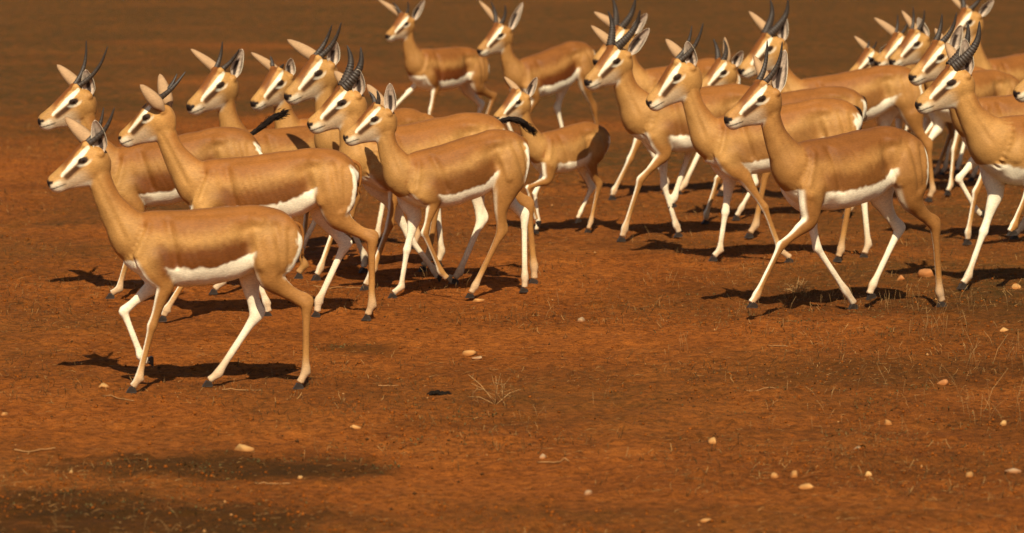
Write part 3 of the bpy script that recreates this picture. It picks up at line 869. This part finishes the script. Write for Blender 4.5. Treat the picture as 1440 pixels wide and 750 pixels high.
    # ---------------- ears
    for i, tip in enumerate(p['ear']):
        sd = -1 if i == 0 else 1
        b = Bp + hw_ * .08 * L + hl * sd * .165 * L
        tip = np.array(tip)
        dr = tip - b
        ln = np.linalg.norm(dr)
        dr /= ln
        op = hl * sd * .95 + hu * np.array([1, 1, .2]) * .28
        if p['eo'] == 'back' and sd == 1:
            op = hu * .5 - hl * .8
        op = op - dr * (op @ dr)
        op /= np.linalg.norm(op)
        sv = np.cross(dr, op)
        nu, nv = 18, 13
        VV, CC, FF = [], [], []
        for shell in (0, 1):
            for a in range(nu + 1):
                q = a / nu
                wd = .0300 * s * (math.sin(math.pi * (q * .95 + .05)) ** .50) * (1.10 - .42 * q) + .0008
                if q < .2:
                    wd *= .62 + 1.9 * q
                al = math.radians(88 - 45 * q)
                for c in range(nv):
                    v = c / (nv - 1) * 2 - 1
                    rr = wd / math.sin(al)
                    x = rr * math.sin(v * al)
                    dep = rr * (math.cos(v * al) - math.cos(al))      # cup floor lies behind the rim
                    pos = b + dr * (q * ln) + sv * x - op * dep - op * (.0035 * s * shell * (1 - .5 * q)) - op * .02 * s * math.sin(math.pi * q) * .3
                    VV.append(pos)
                    if shell == 0:
                        base = np.array((.50, .39, .29))
                        streak = max(0, math.cos(v * 6.5 + .6 + 2.0 * q)) ** 2 * ss(.95, .5, np.array(q)) * ss(.02, .2, np.array(q))
                        cc = lerp(base, np.array((.045, .03, .024)), np.array(float(streak) * .9))
                        if abs(v) < .28 and q < .6:
                            cc = np.array((.045, .03, .024)) if q > .08 else np.array((.3, .22, .16))
                        cc = cc * rs.uniform(.75, 1.25)
                        if abs(v) > .84:
                            cc = WHITE * .85
                    else:
                        cc = lerp(np.array((.40, .245, .125)), np.array((.16, .085, .04)), np.array(max(0, abs(v) - .55) * 1.6 + max(0, q - .8) * 1.5).clip(0, .8))
                    CC.append(cc)
        m0 = (nu + 1) * nv
        for a in range(nu):
            for c in range(nv - 1):
                i0 = a * nv + c
                FF.append((i0, i0 + 1, i0 + nv + 1, i0 + nv))
                FF.append((m0 + i0 + 1, m0 + i0, m0 + i0 + nv, m0 + i0 + nv + 1))
            FF.append((a * nv, a * nv + nv, m0 + a * nv + nv, m0 + a * nv))
            e = a * nv + nv - 1
            FF.append((e + nv, e, m0 + e, m0 + e + nv))
        for c in range(nv - 1):
            i0 = nu * nv + c
            FF.append((i0, i0 + 1, m0 + i0 + 1, m0 + i0))
        o = mesh_obj('ear', VV, FF, M_EAR, root)
        set_col(o.data, np.array(CC))
    # ---------------- hooves, two claws each
    for J0, J1, J2, fin, sd, planted in legs3:
        d = J2 - J1
        rot = 0.0 if planted else math.atan2(d[1], d[0]) - math.radians(-52)
        ca, sa = math.cos(rot), math.sin(rot)
        VV, FF, CC = [], [], []
        prof = [(.004, .0), (-.050, .0), (-.054, .010), (-.047, .026), (-.020, .036), (-.010, .022)]
        for cl_ in (-1, 1):
            b = len(VV)
            for side_ in (-1, 1):
                for (x, z) in prof:
                    wdt = .0125 if side_ * cl_ > 0 else .0012
                    if x > -.012 and side_ * cl_ > 0:
                        wdt *= .6
                    yl = cl_ * wdt
                    X, Z = x * s * .70, z * s * .66
                    VV.append((J2[0] + X * ca - Z * sa, sd * .062 * s + yl * s, max(J2[1] + X * sa + Z * ca, -.012) - .003))
                    CC.append(np.array((.032, .023, .017)) * rs.uniform(.8, 1.3))
            m6 = len(prof)
            A_ = list(range(b, b + m6))
            B_ = list(range(b + m6, b + 2 * m6))
            FF.append(tuple(A_) if cl_ < 0 else tuple(A_))
            FF.append(tuple(reversed(B_)))
            for a in range(m6):
                e = (a + 1) % m6
                FF.append((A_[e], A_[a], B_[a], B_[e]))
        o = mesh_obj('hoof', VV, FF, M_HOOF, root, smooth=False)
        set_col(o.data, np.array(CC))
    # ---------------- tail
    tb = X3(W + ex * LW * 1.285 + ez * -.066 * s)
    if p['tail'] == 'up':
        path = [tb + np.array([.03, 0, 0]), tb + np.array([-.02, 0, .035]) * s, tb + np.array([-.07, .01, .075]) * s, tb + np.array([-.115, .015, .095]) * s]
    elif p['tail'] == 'out':
        path = [tb + np.array([.03, 0, 0]), tb + np.array([-.035, 0, .012]) * s, tb + np.array([-.085, .0, .0]) * s, tb + np.array([-.13, .0, -.035]) * s]
    else:
        path = [tb + np.array([.03, 0, 0]), tb + np.array([-.014, 0, -.02]) * s, tb + np.array([-.022, .003, -.065]) * s, tb + np.array([-.016, .005, -.11]) * s]
    Hh = Hull()
    rads = [.009, .011, .014, .008] if p['tail'] != 'down' else [.009, .007, .005, .003]
    Hh.tube([(*q, r * s * .8, r * s) for q, r in zip(path, rads)], 0, step=.008, k=12)
    VV = np.concatenate(Hh.v)
    VV = VV + (vnoise(VV + 2, 60, 5) - .5)[:, None] * .007 * (rs.random(3) - .2)
    tcol = tan_c if key in ('A', 'B', 'H', 'O') else np.array((.014, .008, .005))
    CC = [tcol] * len(VV)
    VV = VV.tolist()
    FF = list(Hh.f)
    tv, tf = strand_tuft(rs, path[3], path[3] - path[2], .035 * s, 50 if p['tail'] != 'down' else 10, .16, .006 * s, .0016)
    o_ = len(VV)
    VV += [list(x) for x in tv]
    FF += [tuple(i + o_ for i in f) for f in tf]
    CC += [tcol] * len(tv)
    if p['tail'] != 'down':                # brush of the raised tail
        for a, b_ in ((0, 1), (1, 2), (2, 3)):
            for f_ in (.25, .75):
                tv, tf = strand_tuft(rs, path[a] + (path[b_] - path[a]) * f_, path[b_] - path[a], .030 * s, 60, .20, (.004 + .002 * a) * s, .0013)
                o_ = len(VV)
                VV += [list(x) for x in tv]
                FF += [tuple(i + o_ for i in f) for f in tf]
                CC += [np.array((.014, .008, .005))] * len(tv)
    o = mesh_obj('tail', VV, FF, M_EAR, root)
    set_col(o.data, np.array(CC))
    return root


BAND = {'A': .95, 'B': .9, 'C': .95, 'D': .8, 'G': .45, 'H': .85, 'I': 1.0, 'J': 1.0, 'K': .4, 'L': .8, 'M': .6, 'O': .75, 'P': .7, 'Q': .25}
VOX = {'A': .005, 'B': .0052, 'C': .0055, 'G': .0055, 'H': .0052, 'M': .0055, 'O': .0052, 'Q': .0055}
LABELS = {
    'A': 'foremost gazelle at lower left, alone in front of the herd, one foreleg lifted',
    'B': 'gazelle seen showing the back of its near ear, right behind the foremost gazelle',
    'C': 'leftmost gazelle of the rear row, head in profile with thin upright horns',
    'D': 'gazelle with wide spread ears between the leftmost rear gazelle and the short horned one',
    'E': 'short horned gazelle half hidden beside the long horned one, above the raised black tail',
    'F': 'long horned gazelle behind the thick horned buck in the left group',
    'G': 'buck with thick ringed horns in the left group, black tail held out',
    'H': 'young gazelle with stubby horns walking in front of the ringed horned buck',
    'I': 'far gazelle at the top, left one of the two crossing behind the herd',
    'J': 'far gazelle at the top, right one of the two crossing behind the herd',
    'K': 'small hornless fawn in the gap between the two groups',
    'L': 'buck with thick ridged horns leading the right group at its left edge',
    'L2': 'buck directly behind the leading buck of the right group, only horns and ears clear',
    'M': 'gazelle in profile with long slim horns, second head of the right group',
    'N': 'gazelle with short curved horns peering over the back of the slim horned one',
    'O': 'nearest gazelle of the right group, striding, whole body in full view',
    'P': 'tall buck with heavy horns behind the striding gazelle of the right group',
    'Q': 'big horned buck at the right edge, head in profile, rump cut by the frame',
    'R': 'gazelle with its muzzle showing just left of the right edge buck',
    'S': 'tall gazelle looking over the right edge buck, ears at the top of the frame',
    'T': 'gazelle of the three rearmost heads at right, the one closest to the right edge bucks',
    'U': 'gazelle of the three rearmost heads at right, the middle one above a brown back',
    'V': 'gazelle of the three rearmost heads at right, the lowest and leftmost one',
    'W': 'gazelle entering from the right edge, only its muzzle in view'}
for key in POSES:
    build_gazelle(key, POSES[key], LABELS[key])

# ------------------------------------------------------------------ stones
M_STONE = coat_material('pale_stone', 0.85, 0.2, 45, 0.3, 0.7)
M_CLOD = coat_material('soil_crumb', 0.95, 0.08, 60, 0.2, 0.4)


def icosphere(sub):
    import bmesh
    bm = bmesh.new()
    bmesh.ops.create_icosphere(bm, subdivisions=sub, radius=1)
    V = np.array([v.co[:] for v in bm.verts])
    F = np.array([[v.index for v in f.verts] for f in bm.faces])
    bm.free()
    return V, F


ICO_V, ICO_F = icosphere(3)
STONES = [
    (-0.909, 14.248, 0.087, 0.034, 'largest pale stone, oval, beside the dark patch at lower left'),
    (-0.178, 16.788, 0.062, 0.025, 'yellowish flat stone alone in the open soil right of the foremost gazelle'),
    (-0.134, 16.676, 0.048, 0.017, 'dull brown stone touching the yellowish flat stone'),
    (-0.151, 18.724, 0.063, 0.025, 'flat pale stone just below the hooves of the stubby horned young gazelle'),
    (1.925, 19.657, 0.086, 0.056, 'angular pinkish rock by the hind hooves of the striding gazelle'),
    (1.779, 19.400, 0.042, 0.029, 'small pinkish stone left of the angular rock under the striding gazelle'),
    (0.851, 13.652, 0.032, 0.030, 'upright round stone, left one of three pale stones at lower right'),
    (0.913, 13.642, 0.037, 0.028, 'middle one of three pale stones at lower right'),
    (0.934, 13.390, 0.063, 0.023, 'long flat pale stone, lowest of the three at lower right'),
    (0.685, 14.367, 0.039, 0.032, 'round tan stone up and left of the three pale stones'),
    (1.324, 14.902, 0.035, 0.028, 'tan stone in the thin grass above the three pale stones'),
    (1.619, 15.919, 0.048, 0.027, 'reddish lump of stone in the grass at right'),
    (2.031, 17.481, 0.044, 0.027, 'pale stone near the right edge below the big horned buck'),
    (1.729, 14.889, 0.028, 0.025, 'small pale stone at the right edge among dry stalks'),
    (1.151, 13.660, 0.032, 0.019, 'small flat tan stone just right of the three pale stones'),
    (1.478, 13.640, 0.030, 0.021, 'bright small stone, alone at lower right'),
    (1.633, 13.744, 0.056, 0.021, 'wide dull stone at the right edge of the foreground'),
    (0.586, 12.807, 0.037, 0.013, 'low flat stone at the bottom, below the three pale stones'),
    (-0.554, 14.825, 0.050, 0.022, 'brown stone in the open soil left of the dark clump'),
    (0.238, 13.297, 0.031, 0.027, 'grey upright stone at the bottom centre'),
    (0.102, 14.091, 0.024, 0.017, 'tiny yellow stone above the grey upright one'),
    (-1.529, 15.817, 0.064, 0.019, 'crumbly pale clod of stone left of the foremost gazelle hooves'),
    (-0.687, 13.635, 0.023, 0.016, 'small tan stone inside the dark patch'),
    (-1.429, 13.679, 0.019, 0.016, 'tiny pale stone left of the dark patch'),
    (1.166, 14.250, 0.039, 0.017, 'flat greyish stone between grass and the three pale stones'),
    (0.289, 17.958, 0.045, 0.024, 'grey brown stone on the open soil between the two groups'),
    (-1.818, 15.131, 0.026, 0.021, 'small bright stone at the left edge'),
    (2.286, 19.254, 0.052, 0.029, 'stone at the right edge between hooves'),
]
for i, (x, y, w, h, label) in enumerate(STONES):
    rs = np.random.default_rng(100 + i)
    V = ICO_V.copy()
    V *= (0.72 + 0.45 * vnoise(V + i * 7.3, 1.3, 11) + 0.16 * vnoise(V + i * 3.1, 3.5, 12) + 0.05 * vnoise(V + i, 9, 13))[:, None]
    for _ in range(7):                               # a few broken facets
        n = rs.normal(0, 1, 3)
        n[2] = abs(n[2]) * 0.8
        n /= np.linalg.norm(n)
        d = V @ n - rs.uniform(0.4, 0.7)
        V -= np.clip(d, 0, None)[:, None] * n * 0.85
    V *= np.array([w * 0.5, w * 0.5 * rs.uniform(0.6, 1.0), h * 0.58])
    a = rs.uniform(-0.5, 0.5)
    V = V @ np.array([[math.cos(a), math.sin(a), 0], [-math.sin(a), math.cos(a), 0], [0, 0, 1]])
    z0 = float(relief(np.array([x]), np.array([y]))[0])
    base = lerp(np.array((.36, .17, .05)), np.array((.46, .27, .095)), np.array(rs.uniform(0, 1)))
    if 'grey' in label or 'dull' in label:
        base = np.array((.30, .19, .10))
    if 'pink' in label or 'reddish' in label:
        base = np.array((.36, .15, .05))
    cols = base * (0.8 + 0.4 * vnoise(V * 1.0 + i, 60, 4))[:, None]
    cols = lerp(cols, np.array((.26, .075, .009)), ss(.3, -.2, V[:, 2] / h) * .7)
    o = big_mesh('stone', V, ICO_F, M_STONE, None, label, 'stone', cols, smooth=True)
    o.location = (x, y, z0 + h * 0.24)
    o['group'] = 'loose stones on the red soil'

# ------------------------------------------------------------------ crumbs of soil
def trapezoid(n, rs, y0=12.0, y1=34.0, power=1.6):
    y = y0 + (y1 - y0) * rs.random(n) ** power
    x = (rs.random(n) * 2 - 1) * (0.122 * y + 0.55)
    return x, y


OCT_V = np.array([(1, 0, 0), (0, 1, 0), (-1, 0, 0), (0, -1, 0), (0, 0, 1), (0, 0, -1)], float)
OCT_F = np.array([(0, 1, 4), (1, 2, 4), (2, 3, 4), (3, 0, 4), (1, 0, 5), (2, 1, 5), (3, 2, 5), (0, 3, 5)])


def crumbs():
    rs = np.random.default_rng(21)
    n = 42000
    x, y = trapezoid(n, rs, 12.0, 30.0, 1.5)
    cl = vnoise(np.stack([x, y, x * 0], 1), 2.2, 31)
    keep = rs.random(n) < ss(.25, .75, cl) * .9 + .1
    x, y = x[keep], y[keep]
    n = len(x)
    r = 0.0022 + 0.0055 * rs.random(n) ** 5
    V = OCT_V[None] * rs.uniform(.6, 1.3, (n, 6, 1)) * r[:, None, None] * np.array([1.2, 1.2, .85])
    a = rs.uniform(0, 6.28, n)
    c, s_ = np.cos(a), np.sin(a)
    V = np.stack([V[..., 0] * c[:, None] - V[..., 1] * s_[:, None], V[..., 0] * s_[:, None] + V[..., 1] * c[:, None], V[..., 2]], -1)
    V += np.stack([x, y, relief(x, y) + r * .45], 1)[:, None]
    F = (OCT_F[None] + np.arange(n)[:, None, None] * 6).reshape(-1, 3)
    t = rs.random(n)
    col = lerp(np.array((.16, .042, .005)), np.array((.25, .068, .008)), t)
    pl = rs.random(n) < .015
    col[pl] = np.array((.36, .17, .055))
    dk = rs.random(n) < .10
    col[dk] = np.array((.07, .03, .009))
    big_mesh('soil_crumbs', V.reshape(-1, 3), F, M_CLOD, 'stuff', 'loose crumbs of red soil strewn over the plain', 'soil', np.repeat(col, 6, 0), smooth=True)


crumbs()


# ------------------------------------------------------------------ dry straw, stalks, leaf litter
def prism(P0, P1, P2, r0, r2):
    """bent three-sided slivers: arrays (n,3)"""
    n = len(P0)
    d = P2 - P0
    d /= np.linalg.norm(d, axis=1)[:, None] + 1e-9
    up = np.tile(np.array([0.31, 0.17, 0.93]), (n, 1))
    a = np.cross(d, up)
    a /= np.linalg.norm(a, axis=1)[:, None] + 1e-9
    b = np.cross(d, a)
    rings = []
    for P, r in ((P0, r0), (P1, (r0 + r2) * .5), (P2, r2)):
        for k in range(3):
            an = k * 2.0944
            rings.append(P + (a * math.cos(an) + b * math.sin(an)) * r[:, None])
    V = np.stack(rings, 1)
    f = []
    for q in (0, 3):
        for k in range(3):
            e = (k + 1) % 3
            f += [(q + k, q + e, q + 3 + e), (q + k, q + 3 + e, q + 3 + k)]
    f.append((0, 2, 1))
    f.append((6, 7, 8))
    F = (np.array(f)[None] + np.arange(n)[:, None, None] * 9).reshape(-1, 3)
    return V.reshape(-1, 3), F


def straw():
    rs = np.random.default_rng(5)
    n = 9000
    x, y = trapezoid(n, rs, 12.2, 27.0, 1.3)
    cl = vnoise(np.stack([x, y, x * 0], 1), 1.1, 41) + .10 * ss(.2, 2, x) + .06 * ss(14, 17, y)
    keep = rs.random(n) < ss(.38, .78, cl)
    x, y = x[keep], y[keep]
    n = len(x)
    l = .010 + .032 * rs.random(n) ** 2.2
    big = rs.random(n) < .02
    l[big] *= 2.0
    a = rs.normal(0, .8, n)
    z = relief(x, y) + .003
    tilt = np.abs(rs.normal(0, .10, n))
    P0 = np.stack([x, y, z], 1)
    d = np.stack([np.cos(a), np.sin(a), tilt], 1)
    P2 = P0 + d * l[:, None]
    P1 = (P0 + P2) / 2 + rs.normal(0, .06, (n, 3)) * l[:, None] + np.array([0, 0, .002])
    r = .0005 + .0006 * rs.random(n)
    V, F = prism(P0, P1, P2, r, r * .7)
    t = rs.random(n)
    col = lerp(np.array((.24, .10, .025)), np.array((.42, .23, .075)), t)
    big_mesh('straw_litter', V, F, M_PLANT, 'stuff', 'thin bits of dry straw lying on the red soil', 'straw', np.repeat(col, 9, 0))


straw()


def stalks(spots, seed):
    rs = np.random.default_rng(seed)
    P0, P1, P2, r0 = [], [], [], []
    for (x, y), spread, n, h in spots:
        for _ in range(n):
            px, py = x + rs.normal(0, spread), y + rs.normal(0, spread * 1.6)
            z = float(relief(np.array([px]), np.array([py]))[0])
            hh = h * rs.uniform(.2, .85)
            lean = rs.normal(0, .22, 2)
            b = np.array([px, py, z - .005])
            t = b + np.array([lean[0] * hh * 1.4, lean[1] * hh * 1.4, hh])
            m = b + np.array([lean[0] * hh * .5, lean[1] * hh * .5, hh * .55])
            P0.append(b)
            P1.append(m)
            P2.append(t)
            r0.append(rs.uniform(.0005, .0009))
    r0 = np.array(r0)
    V, F = prism(np.array(P0), np.array(P1), np.array(P2), r0, r0 * .5)
    t = rs.random(len(r0))
    col = lerp(np.array((.22, .11, .035)), np.array((.46, .27, .10)), t)
    return V, F, np.repeat(col, 9, 0)


SPOTS = [((1.785, 17.426), .10, 26, .13), ((1.864, 16.307), .18, 40, .18), ((1.787, 14.960), .10, 22, .20), ((1.982, 18.173), .2, 30, .12), ((1.609, 18.437), .15, 26, .12),
         ((1.287, 18.708), .10, 40, .11), ((1.037, 18.173), .12, 14, .09), ((0.637, 16.849), .03, 7, .12), ((0.526, 18.437), .10, 14, .08), ((0.695, 19.274), .10, 16, .10),
         ((-0.340, 19.332), .07, 22, .09), ((0.125, 18.571), .06, 6, .12), ((0.030, 17.918), .10, 12, .09), ((0.365, 15.509), .04, 5, .08), ((0.063, 14.960), .05, 6, .09),
         ((1.252, 15.509), .25, 22, .07), ((1.443, 14.785), .25, 24, .08), ((1.045, 14.785), .15, 10, .07), ((-0.075, 14.785), .15, 8, .06), ((-0.612, 13.968), .15, 8, .07),
         ((-1.034, 12.766), .10, 10, .07), ((-1.443, 12.963), .10, 8, .07), ((-0.766, 18.252), .08, 10, .05), ((0.984, 19.570), .10, 16, .07), ((1.346, 17.426), .2, 30, .06), ((1.577, 15.899), .25, 40, .07),
         ((0.267, 19.875), .2, 14, .05), ((0.781, 21.196), .15, 12, .08), ((-1.113, 17.918), .15, 10, .04)]
V, F, col = stalks(SPOTS, 9)
big_mesh('dry_grass', V, F, M_PLANT, 'stuff', 'sparse dry grass stalks standing on the plain', 'grass', col)


def stubble():
    rs = np.random.default_rng(15)
    n = 34000
    x, y = trapezoid(n, rs, 12.2, 29.0, 1.2)
    cl = vnoise(np.stack([x, y, x * 0], 1), 1.4, 61) * .6 + vnoise(np.stack([x, y, x * 0], 1), 4.5, 62) * .4 + .09 * ss(.0, 1.8, x) + .07 * ss(15.5, 18.5, y)
    keep = rs.random(n) < ss(.44, .70, cl)
    x, y = x[keep], y[keep]
    n = len(x)
    h = .008 + .034 * rs.random(n) ** 2.2
    b = np.stack([x, y, relief(x, y) - .003], 1)
    d = np.stack([rs.normal(0, .55, n), rs.normal(0, .55, n), np.ones(n)], 1)
    d /= np.linalg.norm(d, axis=1)[:, None]
    P2 = b + d * h[:, None]
    P1 = (b + P2) / 2 + rs.normal(0, .1, (n, 3)) * h[:, None]
    r0 = .0008 + .0010 * rs.random(n)
    V, F = prism(b, P1, P2, r0, r0 * .5)
    t = rs.random(n)
    col = lerp(np.array((.045, .026, .008)), np.array((.16, .085, .026)), t ** 1.5)
    pale = rs.random(n) < .12
    col[pale] = np.array((.38, .21, .07))
    big_mesh('stubble', V, F, M_PLANT, 'stuff', 'short brown stubble of grazed plants on the soil', 'stubble', np.repeat(col, 9, 0))


stubble()


def leaves(n, seed, spots, cola, colb, size):
    rs = np.random.default_rng(seed)
    xs, ys = [], []
    tot = sum(s_[2] for s_ in spots)
    for (cx, cy), (sx, sy), w in spots:
        k = int(n * w / tot)
        xs.append(cx + rs.normal(0, sx, k))
        ys.append(cy + rs.normal(0, sy, k))
    x, y = np.concatenate(xs), np.concatenate(ys)
    cl = vnoise(np.stack([x, y, x * 0], 1), 7, 51)
    keep = rs.random(len(x)) < ss(.35, .7, cl)
    x, y = x[keep], y[keep]
    n = len(x)
    z = relief(x, y) + .002
    a = rs.uniform(0, 6.28, n)
    el = rs.uniform(.1, .9, n)
    l = size * rs.uniform(.5, 1.5, n)
    d = np.stack([np.cos(a) * np.cos(el), np.sin(a) * np.cos(el), np.sin(el)], 1)
    sd = np.stack([-np.sin(a), np.cos(a), rs.normal(0, .3, n)], 1)
    b = np.stack([x, y, z], 1)
    V = np.stack([b, b + d * (l * .5)[:, None] + sd * (l * .28)[:, None], b + d * l[:, None], b + d * (l * .5)[:, None] - sd * (l * .28)[:, None] + np.array([0, 0, .002])], 1)
    F = np.arange(n * 4).reshape(-1, 4)
    col = lerp(np.array(cola), np.array(colb), rs.random(n))
    return V.reshape(-1, 3), F, np.repeat(col, 4, 0)


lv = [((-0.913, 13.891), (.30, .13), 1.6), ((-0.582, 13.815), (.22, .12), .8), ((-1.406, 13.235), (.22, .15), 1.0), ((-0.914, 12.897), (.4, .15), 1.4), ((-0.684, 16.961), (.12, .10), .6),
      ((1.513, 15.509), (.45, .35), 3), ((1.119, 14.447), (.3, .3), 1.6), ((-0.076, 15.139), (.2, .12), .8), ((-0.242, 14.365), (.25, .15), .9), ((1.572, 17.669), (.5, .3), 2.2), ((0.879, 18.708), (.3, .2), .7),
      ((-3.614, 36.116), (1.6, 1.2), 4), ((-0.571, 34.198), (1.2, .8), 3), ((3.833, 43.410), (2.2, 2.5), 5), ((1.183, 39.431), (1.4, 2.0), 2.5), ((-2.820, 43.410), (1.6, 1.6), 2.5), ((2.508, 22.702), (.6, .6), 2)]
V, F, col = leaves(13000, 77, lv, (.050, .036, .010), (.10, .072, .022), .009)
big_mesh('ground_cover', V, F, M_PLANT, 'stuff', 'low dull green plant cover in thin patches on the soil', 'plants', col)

# ------------------------------------------------------------------ single small things on the soil
def dry_plant(spot, seed, label, h, n):
    rs = np.random.default_rng(seed)
    x, y = spot
    z = float(relief(np.array([x]), np.array([y]))[0])
    P0, P1, P2, r = [], [], [], []
    o = np.array([x, y, z - .004])
    for i in range(n):
        a = rs.uniform(0, 6.28)
        e = rs.uniform(.15, 1.4)
        l = h * rs.uniform(.5, 1.0) * (1 if e > .6 else .8)
        d = np.array([math.cos(a) * math.cos(e), math.sin(a) * math.cos(e) * .8, math.sin(e)])
        st = o + np.array([rs.normal(0, .012), rs.normal(0, .012), 0])
        m = st + d * l * .55 + np.array([0, 0, .012])
        t = st + d * l
        P0.append(st)
        P1.append(m)
        P2.append(t)
        r.append(rs.uniform(.0009, .0016))
        for _ in range(2):
            q = st + (t - st) * rs.uniform(.4, .9)
            P0.append(q)
            e2 = q + rs.normal(0, 1, 3) * np.array([1, 1, .5]) * h * .16
            e2[2] = max(e2[2], z + .004)
            P1.append((q + e2) / 2)
            P2.append(e2)
            r.append(.0008)
    r = np.array(r)
    V, F = prism(np.array(P0), np.array(P1), np.array(P2), r, r * .5)
    col = np.repeat(lerp(np.array((.30, .15, .05)), np.array((.50, .29, .11)), rs.random(len(r))), 9, 0)
    root = bpy.data.objects.new('dry_plant', None)
    C.objects.link(root)
    root.empty_display_size = .05
    tag(root, label, 'plant')
    b = big_mesh('stems', V, F, M_PLANT, None, None, None, col)
    b.parent = root
    return root


dry_plant((-0.054, 15.396), 3, 'branching dry plant alone on the bare soil at centre', .17, 11)
dry_plant((1.286, 18.930), 8, 'tangled dry tuft in the shadow under the striding gazelle', .10, 26)

rs = np.random.default_rng(66)
cx, cy = (-0.278, 15.605)
cz = float(relief(np.array([cx]), np.array([cy]))[0])
VV, FF, n0 = [], [], 0
iv, if_ = icosphere(1)
for k in range(26):
    q = np.array([rs.normal(0, .020), rs.normal(0, .018), 0])
    q[2] = .005 + max(0, .010 - abs(q[0]) * .4) * rs.random()
    VV.append(iv * rs.uniform(.006, .010) * np.array([1.2, 1, .85]) + q)
    FF.append(if_ + n0)
    n0 += len(iv)
VV = np.concatenate(VV)
o = big_mesh('dark_clump', VV, np.concatenate(FF), M_CLOD, None, 'small blackish clump lying alone on the bare soil near centre', 'clump', np.tile(np.array((.012, .008, .005)), (len(VV), 1)), smooth=True)
o.location = (cx, cy, cz)


def twig(p0, p1, r, label, seed):
    rs = np.random.default_rng(seed)
    a, b = np.array([*p0, 0.0]), np.array([*p1, 0.0])
    n = 9
    pts = np.array([a + (b - a) * t for t in np.linspace(0, 1, n)])
    ln = np.linalg.norm(b - a)
    pts[1:-1, :2] += rs.normal(0, ln * .012, (n - 2, 2))
    pts[:, 2] = relief(pts[:, 0], pts[:, 1]) + r * 1.6 + np.abs(rs.normal(0, .002, n))
    H = Hull()
    H.tube([(*q, r * (1 - .5 * i / n), r * (1 - .5 * i / n)) for i, q in enumerate(pts)], 0, step=.02, k=7)
    V = np.concatenate(H.v)
    o = mesh_obj('twig', V, H.f, M_PLANT)
    set_col(o.data, np.tile(np.array((.30, .15, .052)), (len(V), 1)))
    tag(o, label, 'twig', 'dry twigs lying on the soil')


for i, (p0, p1, r, lab) in enumerate([
        ((-1.511, 15.624), (-1.386, 15.490), .0022, 'pale twig under the front hooves of the foremost gazelle'),
        ((-1.077, 15.702), (-0.930, 15.721), .0024, 'brown twig below the hind hooves of the foremost gazelle'),
        ((-1.673, 14.188), (-1.537, 14.220), .0028, 'long pale twig at the left edge of the foreground'),
        ((-0.824, 13.505), (-0.710, 13.505), .0022, 'thin twig lying in the dark patch'),
        ((-0.905, 19.274), (-0.682, 19.187), .0016, 'straight yellow straw between hooves of the left group'),
        ((0.872, 15.721), (1.004, 15.799), .0020, 'pale twig on the open soil at right, under the striding gazelle'),
        ((0.083, 13.999), (0.188, 13.937), .0026, 'tan twig beside the tiny yellow stone'),
        ((-0.502, 15.879), (-0.428, 15.919), .0018, 'short straw left of the dark clump'),
        ((1.031, 17.052), (1.110, 17.029), .0016, 'short pale straw under the shadow of the lifted hoof')]):
    twig(p0, p1, r, lab, 300 + i)
